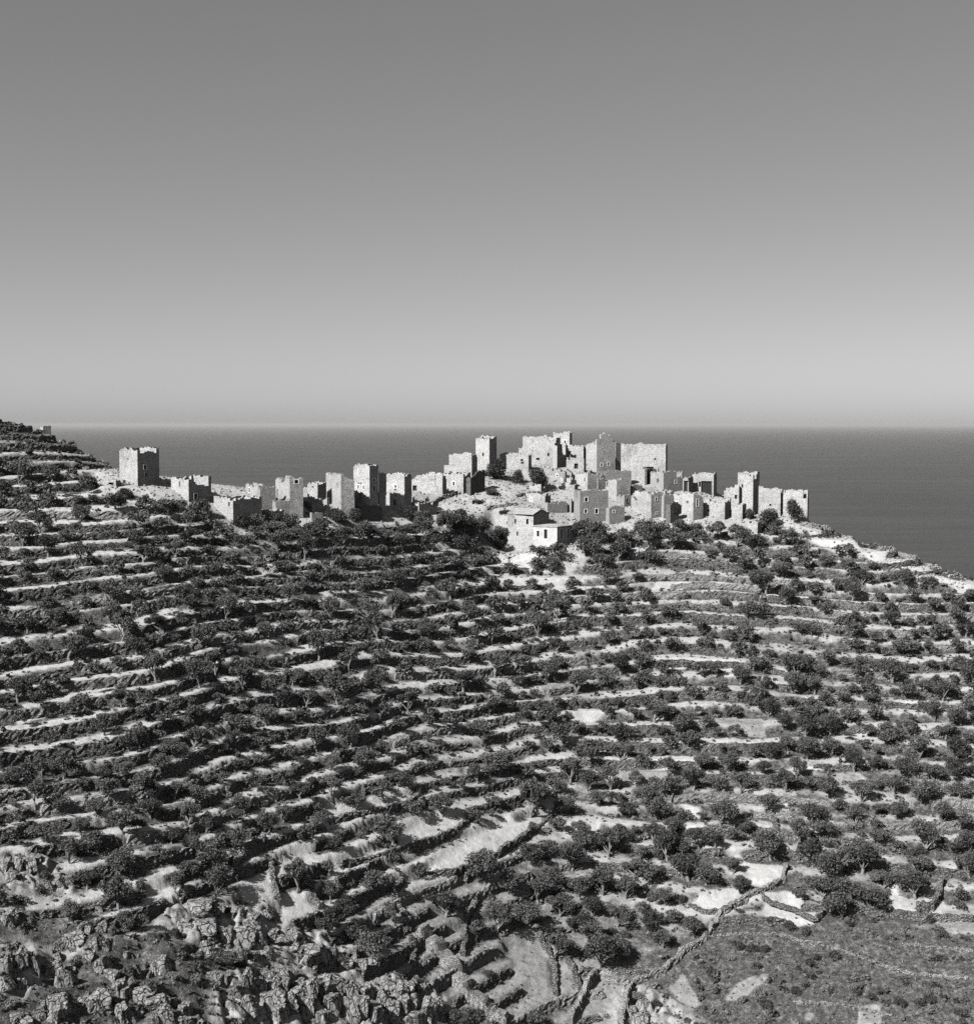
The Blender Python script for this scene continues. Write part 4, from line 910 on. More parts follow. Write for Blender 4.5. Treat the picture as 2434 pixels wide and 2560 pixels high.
# ------------------------------------------------------------------ plants
def leaf_quads(centres, size, rng, up=0.35):
    n = len(centres)
    d = rng.normal(size=(n, 3)); d /= np.linalg.norm(d, axis=1)[:, None]
    a = np.cross(d, rng.normal(size=(n, 3))); a /= np.linalg.norm(a, axis=1)[:, None]+1e-9
    b = np.cross(d, a)
    s = size*rng.uniform(0.6, 1.35, (n, 1))
    v = np.stack([centres-a*s, centres-b*s*0.55, centres+a*s, centres+b*s*0.55], 1)
    return v.reshape(-1, 3), np.arange(4*n).reshape(n, 4)
def crown_points(clumps, n, rng, shell=0.45):
    c = np.array([k[0] for k in clumps]); r = np.array([k[1] for k in clumps])
    w = r**2; i = rng.choice(len(c), n, p=w/w.sum())
    d = rng.normal(size=(n, 3)); d /= np.linalg.norm(d, axis=1)[:, None]
    q = rng.uniform(0, 1, (n, 1))**shell
    return c[i] + d*q*r[i][:, None]*np.array([1.0, 1.0, 0.8])
def olive_variant(seed, leaves, size):
    """a unit olive: crown about 2 wide; short forked trunk"""
    rng = np.random.default_rng(seed); r = random.Random(seed)
    cl = []; n = r.randint(8, 12); lean = np.array([r.uniform(-.15, .15), r.uniform(-.15, .15), 0])
    for k in range(n):
        a = 2*math.pi*k/n*2.4 + r.uniform(-.5, .5); q = r.uniform(0.3, 0.66) if k > 1 else r.uniform(0, .25)
        cl.append((np.array([q*math.cos(a), q*math.sin(a), 0.88 + r.uniform(-.26, .2) + 0.28*(1-q)])+lean, r.uniform(.25, .42)))
    v, f = leaf_quads(crown_points(cl, leaves, rng), size, rng)
    mb = MB(); base = np.array([0, 0, -0.25]); fork = np.array([r.uniform(-.06, .06), r.uniform(-.06, .06), r.uniform(.2, .34)])
    mb.tube([base, base*0.0, fork*0.6+np.array([r.uniform(-.04, .04), 0, 0]), fork], [.12, .09, .07, .065])
    for c, rad in [cl[i] for i in r.sample(range(n), min(n, 5))]:
        m = fork*0.5+c*0.5+np.array([r.uniform(-.08, .08), r.uniform(-.08, .08), -.05])
        mb.tube([fork-np.array([0, 0, .06]), m, c], [.05, .032, .014], 5)
    return v, f, mb
OL = []
for k in range(12):
    v, f, mb = olive_variant(100+k, 2300, 0.058)
    crown = mesh_np('crown', v, f, M['carob' if k in (3, 8, 11) else 'olive'])
    t = mb.build('trunk', M['bark']); tm = t.data; bpy.data.objects.remove(t)
    OL.append((crown, tm))
LOW = [olive_variant(300+k, 620, 0.10)[:2] for k in range(6)]
def shrub_variant(seed, leaves, size, flat=0.6):
    rng = np.random.default_rng(seed); r = random.Random(seed); cl = []
    for k in range(r.randint(5, 8)):
        a = r.uniform(0, 6.28); q = r.uniform(0, .62)
        cl.append((np.array([q*math.cos(a), q*math.sin(a), flat*r.uniform(.35, .8)*(1.15-q)]), r.uniform(.28, .46)))
    return leaf_quads(crown_points(cl, leaves, rng, 0.5), size, rng)
SHD = [mesh_np('shrub', *shrub_variant(520+k, 700, 0.08), M['dry_shrub']) for k in range(5)]
SHR = [mesh_np('shrub', *shrub_variant(500+k, 900, 0.085), M['shrub']) for k in range(8)]
SHRE = [mesh_np('bush', *shrub_variant(540+k, 2600, 0.05, 0.9), M['evergreen']) for k in range(4)]
SLOW = [shrub_variant(560+k, 46, 0.30) for k in range(8)]
TUFT = [shrub_variant(600+k, 26, 0.36, 0.5) for k in range(10)]

trng = random.Random(23)
def m_at(px_width, Y): return px_width*Y/F_PX
trees = []                                         # X, Y, Z, crown width
def add_tree(px, py, wpx):
    p = at(px, py); trees.append((p[0], p[1], p[2], m_at(wpx, p[1])))
for ox, oy, s, L in ((0,1900,2.288,[(150,150,200),(365,110,180),(430,100,140),(610,240,170),(940,100,180),(1130,260,200),(465,420,160),(690,660,225),(940,600,140),(1240,640,230),(1380,520,180),(1540,420,160),
     (1620,360,150),(1745,470,140),(1700,760,230),(65,500,130),(270,480,200),(400,600,200),(1000,760,150),(1460,180,130),(1280,140,110),(600,140,160),(720,120,150),(50,160,170),(240,90,180),(800,200,190),(870,250,180),
     (1000,230,160),(860,330,170),(330,300,180),(200,260,170),(560,330,160),(700,420,200),(790,430,150),(1080,380,170),(1180,420,160),(1270,520,150),(980,480,150),(100,400,140),(1340,360,150),(1100,520,150)]),
   (800,1900,2.288,[(205,290,160),(320,240,140),(445,160,170),(700,330,200),(800,190,110),(900,140,150),(1025,100,170),(1205,330,270),(1170,120,150),(310,790,250),(945,720,260),(720,900,270),(1180,970,200),
     (1010,990,210),(890,1020,130),(1250,830,200),(1340,1130,240),(1370,900,200),(1440,640,230),(1620,780,250),(100,960,200),(290,1170,250),(220,1050,190),(1600,1190,300),(1700,960,200),(1600,280,150),(1750,330,150),
     (1800,680,200),(1100,780,180),(1330,720,190),(1480,800,200),(1560,900,190),(1750,800,190),(1540,1060,220),(1700,1150,230),(1470,980,190),(1300,560,170),(1500,520,170),(1650,560,180),(50,1020,160),(60,820,170),
     (1720,500,170),(1480,440,150),(1240,250,200),(1330,190,160),(1430,130,170),(1530,190,160),(60,200,160),(560,90,120),(60,60,170),(250,60,160)]),
   (1600,1900,2.249,[(300,170,180),(440,180,120),(560,200,170),(700,300,160),(820,185,160),(1060,215,180),(1250,245,200),(1430,200,160),(1580,250,200),(450,375,200),(600,425,160),(730,570,230),(960,375,220),
     (1050,450,200),(1200,385,160),(1330,480,180),(1600,525,260),(970,605,230),(1100,705,250),(1250,645,240),(1130,890,250),(1300,865,250),(1545,785,220),(900,795,120),(150,565,200),(270,685,230),(370,705,180),
     (520,645,150),(560,755,150),(60,985,200),(130,1060,180),(300,995,170),(1850,665,180),(90,335,200),(180,425,180),(330,505,170),(1180,800,230),(1020,790,200),(1360,740,200),(1230,560,200),(880,480,180),
     (420,500,170),(240,560,160),(60,700,180),(140,820,170),(1450,330,170),(1700,370,180),(1800,240,180),(1660,150,170),(1500,110,160),(1330,60,150),(880,110,160),(700,90,150),(520,80,160),(340,60,170),(160,110,170),(1790,120,160)]),
   (800,1300,2.288,[(260,430,120),(325,420,140),(430,390,170),(555,350,100),(590,350,110),(660,320,120),(870,300,140),(1230,310,130),(1325,300,170),(1610,280,160),(1000,530,150),(1140,520,130),(1350,580,170),
     (410,560,170),(290,560,140),(490,910,130),(660,880,120),(880,700,130),(1220,1020,70),(500,1110,160),(740,1210,140),(230,1140,150),(370,1110,100),(970,1120,150),(1010,1110,130),(1080,1100,110),(1320,1180,170),
     (1260,1190,120),(100,1060,230),(330,680,200),(200,690,140),(740,640,140),(1020,1460,220),(910,1240,170),(1400,1300,180),(1560,1400,200),(1700,1290,200),(1720,1400,180),(1640,1140,120),(90,740,140),(690,860,110),(1860,490,120)]),
   (0,1250,2.288,[(325,720,150),(200,1180,140),(350,1100,130),(550,1000,110),(435,1020,110),(1140,1290,170),(1520,1290,200),(740,1440,150),(800,1420,160),(1310,410,120),(1300,520,140),(1650,600,160),(1440,620,110),
     (700,1110,80),(20,980,120),(230,920,110),(1560,1120,170),(950,1310,150),(1750,1190,170),(1330,1420,170),(1490,1440,150),(120,1300,120),(470,1200,140),(300,1420,150),(590,1300,130)]),
   (1600,1300,2.249,[(280,1300,150),(180,1290,140),(720,1110,150),(800,1180,150),(910,1130,130),(380,1180,110),(430,890,120),(370,870,120),(330,880,130),(40,480,110),(480,510,100),(960,660,150),(880,650,110),
     (1330,700,110),(1580,660,90),(880,900,180),(1000,900,150),(1240,890,130),(1640,850,100),(1800,830,90),(1600,980,160),(940,1350,190),(760,1350,170),(1380,1270,130),(1450,1250,130),(1250,1300,100),(600,570,160),
     (700,560,140),(150,890,140),(30,920,110),(1150,640,130),(1040,540,120),(1480,380,160),(1250,380,170),(800,330,170),(660,360,150),(920,290,140),(1620,380,110),(300,1010,120),(460,990,120),(640,1080,140),(1700,1020,150),
     (1760,1010,130)])):
    for x, y, w in L: add_tree(ox+x/s, oy+y/s, w/s)
for x, y, w in [(300,1290,70),(360,1285,60),(410,1290,60),(470,1324,68),(560,1349,59),(640,1349,51),(690,1344,68),(740,1349,51),(800,1349,76),(860,1354,68),(920,1349,68),(960,1359,68),(1010,1349,68),
    (1060,1340,80),(1110,1350,90),(1160,1352,90),(1200,1362,80),(1240,1368,80),(1000,1375,70),(1080,1380,80),(900,1365,80),(780,1370,70),(1450,1350,70),(1500,1360,80),(1560,1375,80),(1620,1370,90),(1680,1375,80),
    (1740,1360,60),(1480,1400,90),(1545,1405,90),(1610,1415,80),(1345,1402,62),(1398,1404,64),(1700,1340,60),(1790,1350,60),(1840,1370,70),(1900,1375,70)]: add_tree(x, y, w)
hand = len(trees)
# the rest of the grove, spaced along the treads
from collections import defaultdict
bucket = defaultdict(list)
def free(x, y, r):
    bx, by = int(x//4), int(y//4)
    for i in range(bx-2, bx+3):
        for j in range(by-2, by+3):
            for a, b, q in bucket[(i, j)]:
                if (a-x)**2+(b-y)**2 < (r+q)**2: return False
    return True
for x, y, z, w in trees: bucket[(int(x//4), int(y//4))].append((x, y, w*0.40))
fr_G = fr
def sample(G, x, y): return float(bil(G, x, y, GX0, GY0, GS))
BIG = [PALE[0], PALE[1], PALE[2], PALE[3], PALE[6], PALE[9], PALE[11], PALE[12], PALE[17], PALE[18], PALE[19], PALE[20], GRASS[1], GRASS[3], GRASS[12]]
def in_plot(px, py):
    a, b = np.array([px]), np.array([py]); return any(inside(p, a, b)[0] for p in BIG)
LINES = np.concatenate([resample([at(*p)[:2] for p in pl], 1.0) for _, _, _, _, _, pl in FREE])
def near_line(x, y, r): return bool((((LINES[:, 0]-x)**2 + (LINES[:, 1]-y)**2) < r*r).any())
tries = 0
while tries < 34000:
    tries += 1
    x, y = trng.uniform(-128, 128), trng.uniform(116, 318)
    px, py = project(x, y, float(H(x, y)))
    if px < -260 or px > W_PX+260 or py > H_PX+40 or py < 1080: continue
    if sample(open_m, x, y) > 0.25 or sample(village_m, x, y) > 0.35 or sample(rock_m, x, y) > 0.3 or sample(hollow_m, x, y) > 0.35 or sample(scrubslope_m, x, y) > 0.4: continue
    f_ = sample(U, x, y) % 1.0
    if f_ > 0.82 or f_ < 0.24: continue
    if in_plot(px, py-45) or in_plot(px, py-80) or near_line(x, y, 2.6): continue
    if (px < 330 and py < 1190) or (px > 1930 and py < 1345+(px-1950)*0.33): continue
    left = max(0, min(1, (1500-px)/1200)); topr = 1 if py < 1560 else 0
    if py < 1330 and px < 700 and trng.random() < 0.55: continue
    if y > 300 and px > 800: continue
    dens = 0.66 + 0.10*left + (0.12 if px > 1500 else 0)
    if float(fbm(x*0.05, y*0.05, 71, 2)) + dens < 0.45: continue
    w = trng.choice((2.2, 2.8, 3.3, 3.8, 4.3, 4.8, 5.4))*trng.uniform(.9, 1.1)
    if free(x, y, w*(0.43 if px < 1300 else 0.36)):
        trees.append((x, y, float(H(x, y)), w)); bucket[(int(x//4), int(y//4))].append((x, y, w*0.40))
def seen_size(t):
    px, py = project(t[0], t[1], t[2]+1.5)
    if px < -10 or px > W_PX+10 or py > H_PX+10: return -1
    return t[3]/t[1]
order = sorted(range(len(trees)), key=lambda i: -seen_size(trees[i]))
solo, rest = order[:300], order[300:]
lab = []
for n_, i in enumerate(solo):
    x, y, z, w = trees[i]
    crown, trunk = trng.choice(OL)
    r = empty('olive_tree', (x, y, z), trng.uniform(0, 6.28))
    hs = trng.uniform(0.72, 1.22)
    r.scale = (w/2*trng.uniform(.85, 1.12), w/2*trng.uniform(.78, 1.15), w/2*hs); r.rotation_euler = (trng.uniform(-.13, .13), trng.uniform(-.13, .13), r.rotation_euler[2])
    link('trunk', trunk, r); link('crown', crown, r)
    tag(r, None, 'tree', 'olive trees on the terraces')
    px, py = project(x, y, z)
    lab.append((px, py, r, 'small olive' if w < 3.7 else 'broad low olive' if hs < 0.93 and w > 4.4 else 'big olive' if w > 5.2 else 'medium olive'))
label_by_zone(lab, '{w} tree, {n}, {z}')
def merged(name, items, lib, mat, kind='stuff'):
    """many small plants nobody could count, as one mesh. items: X, Y, Z, sx, sz"""
    V, F = [], []; off = 0; r = random.Random(5)
    for x, y, z, sx, sz in items:
        v, f = r.choice(lib); a = r.uniform(0, 6.28); c, s_ = math.cos(a), math.sin(a)
        V.append(np.stack([(v[:, 0]*c-v[:, 1]*s_)*sx+x, (v[:, 0]*s_+v[:, 1]*c)*sx+y, v[:, 2]*sz+z], 1)); F.append(f+off); off += len(v)
    if not V: return None
    o = link(name, mesh_np(name, np.concatenate(V), np.concatenate(F), mat)); o['kind'] = kind; return o
o = merged('distant_olive_grove', [(trees[i][0], trees[i][1], trees[i][2], trees[i][3]/2, trees[i][3]/2*random.uniform(.85, 1.1)) for i in rest], LOW, M['olive'])
if o: tag(o, 'mass of smaller olive trees filling the far terraces', 'olive grove', None, 'stuff')
print('TREES', hand, len(trees), len(rest))

# bushes and trees that stand out among the houses
def bush(name, label, cat, px, py, wpx, hpx, lib, group=None, D=None, dark_trunk=False):
    p = at(px, py, 205, 345)
    if D: d = ray(px, py); p = d*D/d[1]; p[2] = float(H(p[0], p[1]))
    w = m_at(wpx, p[1]); h = m_at(hpx, p[1])
    o = link(name, trng.choice(lib)); o.location = p; o.rotation_euler = (0, 0, trng.uniform(0, 6.28)); o.scale = (w/2*1.22, w/2*1.22, h/1.05*1.15)
    tag(o, label, cat, group); return o
bush('fig_tree', 'tall dark round tree between the slim hilltop tower and the long low house', 'tree', 1238, 1200, 62, 68, SHRE)
bush('bush', 'wide dark bush on the hilltop slope, the larger one', 'bush', 1340, 1226, 78, 50, SHRE)
bush('bush', 'smaller grey bush just left of the wide hilltop bush', 'bush', 1296, 1210, 40, 34, SHRE)
bush('bush', 'low bush with pale stalks on the slope below the dark round tree', 'bush', 1225, 1236, 48, 20, SHR)
bush('bush', 'round dark bush alone on the bare slope left of the white house', 'bush', 1160, 1318, 80, 58, SHRE)
bush('bush', 'dark bush against the last pale house at the sea end', 'bush', 1980, 1310, 56, 58, SHRE)
bush('bush', 'rounded bush before the blank pale hall', 'bush', 1925, 1320, 80, 46, SHRE)
bush('bush', 'small bush at the foot of the seaward tower cleft', 'bush', 1872, 1298, 36, 36, SHR)
bush('bush', 'broad bush before the bright pale house with grey end', 'bush', 1626, 1340, 84, 52, SHRE)
bush('bush', 'bushy thicket right of the whitewashed block', 'bush', 1480, 1345, 70, 50, SHRE)
bush('bush', 'leafy bush between the whitewashed block and the broad bush', 'bush', 1550, 1350, 70, 40, SHR)
bush('bush', 'dark bush touching the left wall of the white house', 'bush', 1245, 1372, 70, 48, SHRE)
bush('bush', 'long bush left of the one touching the white house', 'bush', 1165, 1372, 90, 46, SHRE)
bush('bush', 'small bush on the rooftop terrace before the grey top house', 'bush', 1666, 1228, 26, 18, SHR)
bush('bush', 'bush below the tall pair of towers beside the cleft ruin', 'bush', 1022, 1306, 54, 40, SHRE)
bush('bush', 'dark bush at the foot of the slim pale tower', 'bush', 838, 1304, 74, 44, SHRE)
bush('bush', 'bush right below the dark shadow ruin', 'bush', 886, 1312, 54, 40, SHRE)
bush('bush', 'big rounded bush before the black-shaded wall', 'bush', 506, 1300, 84, 66, SHRE)
bush('bush', 'bush between the black-shaded wall and the low box house', 'bush', 603, 1316, 54, 40, SHRE)
bush('bush', 'bush before the notched tower with the grey side', 'bush', 706, 1318, 84, 46, SHRE)
bush('bush', 'bush at the corner of the lone tower base', 'bush', 310, 1246, 50, 34, SHRE)
bush('bush', 'bush left of the low roofless ruin by the lone tower', 'bush', 215, 1226, 60, 46, SHRE)
bush('bush', 'bush by the wide roofless ruin', 'bush', 430, 1276, 60, 36, SHRE)
for px, py, w, h, lbl in ((1105,1288,30,16,'tiny bush beside the two-niche wall stub'),(1196,1258,34,15,'low bush under the slope path on the bare mound'),(1262,1284,30,16,'small bush in the middle of the bare mound'),
        (1282,1312,34,18,'small bush behind the white house gable'),(1408,1222,30,18,'small bush among the ruins under the flat pale house'),(1448,1322,46,26,'bush at the foot of the big grey-fronted house'),(1735,1322,44,24,'bush under the pale blind house'),(1795,1318,40,22,'bush under the low pale house near the seaward towers')):
    bush('bush', lbl, 'bush', px, py, w, h, SHR)
for px, yb, h, lbl in ((663, 1216, 26, 'dark cypress tip showing behind the pale flat ruin'), (729, 1200, 18, 'smaller dark cypress tip beside the notched tower top')):
    d = ray(px, yb); p = d*291/d[1]; zb = float(H(p[0], p[1])); H_ = p[2] + m_at(h, 291) - zb
    t = empty('cypress_tree', (p[0], p[1], zb)); tag(t, lbl, 'tree', 'cypresses behind the houses')
    rng = np.random.default_rng(px); n = 900; u = rng.uniform(0.06, 1, n)**0.8
    rad = 0.85*np.clip(1-u, 0, 1)**0.75*np.minimum(1, u*6); a = rng.uniform(0, 6.28, n); q = rng.uniform(.3, 1, n)**.5
    v, f = leaf_quads(np.stack([rad*q*np.cos(a), rad*q*np.sin(a), u*H_], 1), 0.16, rng)
    link('crown', mesh_np('crown', v, f, M['evergreen']), t)
    mb = MB(); mb.tube([(0, 0, -.4), (0, 0, H_*.5), (0, 0, H_*.9)], [.16, .09, .03]); mb.build('trunk', M['bark_dark'], t)
# shrubs: each of the larger ones, then the undergrowth
sh = []
tries = 0
while len(sh) < 3300 and tries < 60000:
    tries += 1
    x, y = trng.uniform(-128, 128), trng.uniform(112, 322)
    px, py = project(x, y, float(H(x, y)))
    if px < -240 or px > W_PX+240 or py > H_PX+60 or py < 1050: continue
    if sample(open_m, x, y) > 0.2 or near_line(x, y, 1.3): continue
    vm = sample(village_m, x, y)
    if vm > 0.3 and trng.random() < 0.93: continue
    if sample(rock_m, x, y) > 0.3 and trng.random() < 0.5: continue
    f_ = sample(U, x, y) % 1.0; c = sample(cover, x, y)
    near_wall = 0.66 < f_ < 0.90
    if not near_wall and trng.random() > c*(0.55 if px < 1500 else 0.7): continue
    if near_wall and trng.random() > 0.35 + 0.6*c: continue
    s = trng.uniform(0.45, 1.25)*(0.6 if vm > .3 else 1)
    sh.append((x, y, float(H(x, y))-0.05, s))
sh.sort(key=lambda t: -t[3]/t[1] if 0 < project(t[0], t[1], t[2])[0] < W_PX and project(t[0], t[1], t[2])[1] < H_PX else 0)
lab = []
for x, y, z, s in sh[:220]:
    dry = trng.random() < 0.35; o = link('shrub', trng.choice(SHD if dry else SHR)); o.location = (x, y, z); o.rotation_euler = (0, 0, trng.uniform(0, 6.28)); o.scale = (s, s, s*trng.uniform(.9, 1.4))
    tag(o, None, 'shrub', 'shrubs along the terrace walls'); px, py = project(x, y, z)
    lab.append((px, py, o, 'pale dry shrub' if dry else 'dark rounded shrub'))
label_by_zone(lab, '{w}, {n}, {z}')
o = merged('dry_undergrowth', [(x, y, z, s, s*0.9) for x, y, z, s in sh[220::3]], SLOW, M['dry_shrub'])
tag(o, 'pale dry undergrowth along the terraces', 'undergrowth', None, 'stuff')
o = merged('undergrowth', [(x, y, z, s, s*1.1) for i, (x, y, z, s) in enumerate(sh[220:]) if i % 3], SLOW, M['shrub'])
tag(o, 'low dark undergrowth along the terraces', 'undergrowth', None, 'stuff')
tf = []
N = 80000
X_, Y_ = RNG.uniform(-128, 128, N), RNG.uniform(112, 325, N)
Z_ = H(X_, Y_); PXs, PYs = project(X_, Y_, Z_)
c_ = bil(cover, X_, Y_, GX0, GY0, GS); gm = bil(grass_m, X_, Y_, GX0, GY0, GS); vm = bil(village_m, X_, Y_, GX0, GY0, GS); ss = bil(scrubslope_m, X_, Y_, GX0, GY0, GS)
keep = (PXs > -240) & (PXs < W_PX+240) & (PYs < H_PX+60) & (PYs > 1040) & (RNG.uniform(0, 1, N) < np.clip(c_*0.75+0.10*gm+0.06+0.4*ss, 0, 1)*(1-0.5*(bil(pale_m, X_, Y_, GX0, GY0, GS) > .3)))
for i in np.nonzero(keep)[0][:30000]:
    s = RNG.uniform(.18, .5)*(0.6 if vm[i] > .4 or gm[i] > .4 else 1); tf.append((X_[i], Y_[i], Z_[i]-.03, s, s*RNG.uniform(.7, 1.3)))
o = merged('dry_scrub', tf, TUFT, M['scrub'])
tag(o, 'dry grey scrub and thistles covering the ground', 'scrub', None, 'stuff')

# ------------------------------------------------------------------ limestone: blocks of the outcrops
def block_variant(seed):
    r = random.Random(seed); bm = bmesh.new(); bmesh.ops.create_icosphere(bm, subdivisions=4, radius=1)
    pl = []
    for k in range(9):
        ax = [(1, 0, 0), (-1, 0, 0), (0, 1, 0), (0, -1, 0), (.7, .7, 0), (-.7, -.7, 0), (.5, -.5, .6), (-.5, .6, .5), (0, 0, 1)][k]
        n = (Vector(ax) + Vector((r.gauss(0, .22), r.gauss(0, .22), r.gauss(0, .16)))).normalized(); pl.append((n, r.uniform(.55, .85)))
    pl += [(Vector((0, 0, 1)), r.uniform(.8, 1)), (Vector((0, 0, -1)), 1.0)]
    co = np.array([v.co for v in bm.verts])
    R_ = np.full(len(co), 1.25)
    for n, d in pl:
        k = co@np.array(n); R_ = np.where(k > 0.02, np.minimum(R_, d/np.maximum(k, .02)), R_)
    p = co*R_[:, None]
    p *= (1 + 0.15*fbm(p[:, 0]*2.6+p[:, 2]*1.3+seed, p[:, 1]*2.6-p[:, 2]*.7, seed, 4))[:, None]
    rid = 1 - 2*np.abs(fbm(p[:, 0]*1.7+p[:, 1]*1.7+seed, p[:, 2]*0.6+p[:, 1], seed+3, 3))      # upright clefts
    bed = np.round(p[:, 2]*3.2 + 0.5*vnoise(p[:, 0]*2, p[:, 1]*2, seed))/3.2                     # bedding ledges
    p[:, :2] *= (1 - 0.13*np.clip(rid-0.8, 0, 1)/0.2)[:, None]; p[:, 2] = 0.75*p[:, 2] + 0.25*bed
    for v, q in zip(bm.verts, p): v.co = q
    me = bpy.data.meshes.new('limestone_block'); bm.to_mesh(me); bm.free(); me.materials.append(M['rock']); return me
BLK = [block_variant(900+k) for k in range(10)]
rocks = []
def rk(px, py, wpx, hpx): rocks.append((px, py, wpx, hpx))
for x, y, w, h in [(1560,1290,90,110),(1620,1280,80,90),(1690,1290,110,100),(1550,1370,130,110),(1640,1390,110,130),(1700,1350,110,140),(1770,1310,90,160),(1480,1290,80,90),(1600,1460,120,120),(1760,1420,100,150),
    (1830,1300,90,120),(1420,1400,90,140),(1350,1330,80,120),(1300,1250,70,120),(1220,1240,80,70),(1400,1250,70,130),(1500,1230,90,70),(1590,1220,90,60),(1660,1220,80,50),(1790,1120,150,130),(1700,1090,90,70),
    (1340,1110,90,80),(1440,1120,90,60),(1520,1110,70,60),(1180,1080,100,110),(1270,1000,120,110),(1380,1000,120,120),(1470,1010,90,90),(1540,1010,100,80),(1150,950,140,80),(1050,950,110,70),(1120,840,160,80),(1240,860,100,90),
    (1330,880,90,70),(1440,900,110,60),(1520,880,90,50),(1590,1040,110,50),(1660,1010,90,60),(570,960,60,80),(560,860,60,50),(500,970,40,60),(440,940,40,60),(360,940,40,60),(640,1240,90,80),(700,1290,50,120),(730,1330,50,90),
    (720,1110,50,50),(780,1200,40,100),(890,1190,60,110),(120,1280,60,80),(60,1100,90,180),(110,1140,70,160),(30,1180,60,180),(200,1160,50,150),(40,900,90,110),(90,580,80,90),(150,590,90,80),(210,570,70,80),(240,720,90,70),
    (330,700,60,80),(390,690,60,60),(60,660,80,60),(30,600,80,80),(700,890,50,50),(420,1090,60,40)]:
    rk(x/2.288, 1900+y/2.288, w/2.288, h/2.288)
for x, y, w, h in [(20,1300,110,130),(90,1290,100,130),(150,1330,110,150),(60,1390,110,150),(160,1420,130,150),(260,1340,130,110),(230,1420,110,160),(300,1440,140,170),(350,1370,110,120),(400,1420,110,150),(450,1340,90,110),
    (480,1420,110,150),(540,1390,90,130),(590,1330,90,100),(600,1430,120,140),(660,1400,90,100),(690,1460,100,90),(380,1300,90,60),(500,1300,90,60),(560,1290,90,60),(20,1130,70,110),(200,1150,80,90),(240,1170,60,90),(130,1170,90,60),
    (10,1470,90,120),(420,1490,110,90),(540,1480,110,90),(1790,1450,90,100),(1830,1480,80,80),(1850,1400,70,70),(1640,1470,50,40)]:
    rk(800+x/2.288, 1900+y/2.288, w/2.288, h/2.288)
for k in range(42):
    w_ = trng.uniform(22, 62); rk(trng.uniform(-10, 470), trng.uniform(2350, 2570), w_, w_*trng.uniform(.7, 1.25))
for k in range(150):
    i = trng.choice(range(len(rocks)-k)); a = rocks[i]; rk(a[0]+trng.uniform(-34, 34), a[1]+trng.uniform(-20, 24), a[2]*trng.uniform(.3, .7), a[3]*trng.uniform(.3, .7))
lab = []
for px, py, w, h in rocks:
    p = at(px, min(py+h*0.35, 2640), 98); W_, H_ = m_at(w, p[1]), m_at(h, p[1])
    o = link('limestone_block', trng.choice(BLK)); o.location = (p[0], p[1]+W_*.25, p[2]+H_*.22)
    o.rotation_euler = (trng.uniform(-.16, .16), trng.uniform(-.16, .16), trng.gauss(.5, .5)); o.scale = (W_*trng.uniform(.55, .8), W_*trng.uniform(.5, .7), H_*.62)
    tag(o, None, 'rock', 'limestone blocks of the outcrop')
    words = 'tall limestone block' if h > w*1.35 else 'big limestone block' if w > 44 else 'small limestone block' if w < 22 else 'squat limestone block'
    lab.append((px, py, o, words))
rk_z = {}
for px, py, o, words in lab:
    key = (int(px//170), int(py//75)); rk_z.setdefault((key, words), []).append((px, o))
ROWN = {26:'on the topmost ledge', 27:'on the dark ledge', 28:'by the olives', 29:'by the fields', 30:'above the outcrop crest', 31:'on the outcrop crest', 32:'in the cracked cliff', 33:'in the lowest cliff', 34:'at the cliff foot'}
COLN = ['left slope end','dark scrub hollow','pale ledge','upper rock crest','leaning slab pile','mid outcrop','broad pale wall','grass slope','narrow grey plot','stone enclosure','stone enclosure','valley scrub']
for ((cx_, ry_), words), L in rk_z.items():
    L.sort(key=lambda t: t[0])
    for i, (px, o) in enumerate(L):
        o['label'] = '%s, %s, %s near the %s' % (words, (ORD[i]+' from left') if len(L) > 1 else 'only one', ROWN.get(ry_, 'on the slope'), COLN[min(cx_, 11)])

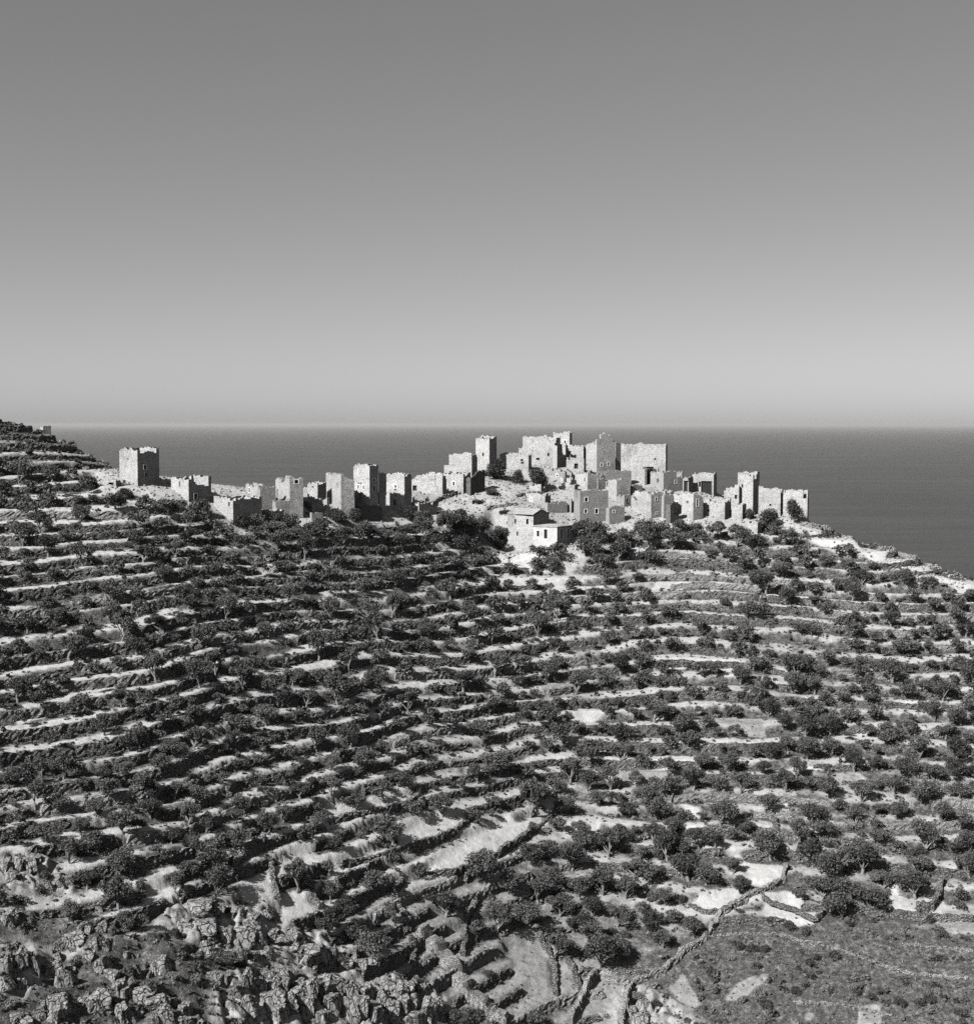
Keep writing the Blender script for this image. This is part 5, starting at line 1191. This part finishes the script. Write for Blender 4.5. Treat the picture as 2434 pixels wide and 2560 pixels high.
# fallen stones about the village and on the ridge
N = 26000
X_, Y_ = RNG.uniform(-100, 125, N), RNG.uniform(255, 340, N); Z_ = H(X_, Y_); PXs, PYs = project(X_, Y_, Z_)
vm = bil(village_m, X_, Y_, GX0, GY0, GS)
ridge = ((PXs > 1950) & (PYs < 1330 + (PXs-1950)*0.33 + 40)).astype(float)
keep = np.nonzero(((vm > .3) | (ridge > 0)) & (fbm(X_*0.09, Y_*0.09, 19, 2) + RNG.uniform(-.5, .5, N) > 0.12))[0][:5200]
V, F = [], []
cube = np.array([[i & 1, (i >> 1) & 1, (i >> 2) & 1] for i in range(8)], float) - 0.5
cf = np.array([(0,2,3,1),(4,5,7,6),(0,1,5,4),(2,6,7,3),(0,4,6,2),(1,3,7,5)])
for n_, i in enumerate(keep):
    s_ = RNG.uniform(.12, .45)*np.array([1.3, 1, .75]); a = RNG.uniform(0, 6.28)
    v = (cube + RNG.normal(0, .10, (8, 3)))*s_; c, q = math.cos(a), math.sin(a)
    V.append(np.stack([v[:, 0]*c-v[:, 1]*q+X_[i], v[:, 0]*q+v[:, 1]*c+Y_[i], v[:, 2]+Z_[i]+.05], 1)); F.append(cf+8*n_)
o = link('fallen_stones', mesh_np('fallen_stones', np.concatenate(V), np.concatenate(F), M['wall_grey']))
tag(o, 'scattered fallen stones around the village ruins', 'rubble', None, 'stuff')

# ------------------------------------------------------------------ sea haze
hm, nt, b = new_mat('sea_haze'); nt.nodes.remove(b)
pv = nt.nodes.new('ShaderNodeVolumePrincipled'); pv.inputs['Color'].default_value = (0.53, 0.53, 0.53, 1)
pv.inputs['Density'].default_value = 2.0e-5; pv.inputs['Anisotropy'].default_value = 0.0
nt.links.new(pv.outputs[0], [n for n in nt.nodes if n.type == 'OUTPUT_MATERIAL'][0].inputs['Volume'])
top = max(CAMZ + 25.0, max(float(np.max(H0)), CAMZ) + 25.0)
mb = MB(); S_ = 235000.0
mb.box((-S_, -S_, -6), (2*S_, 0, 0), (0, 2*S_, 0), (0, 0, top+6))
hz = mb.build('haze', hm); hz['kind'] = 'stuff'
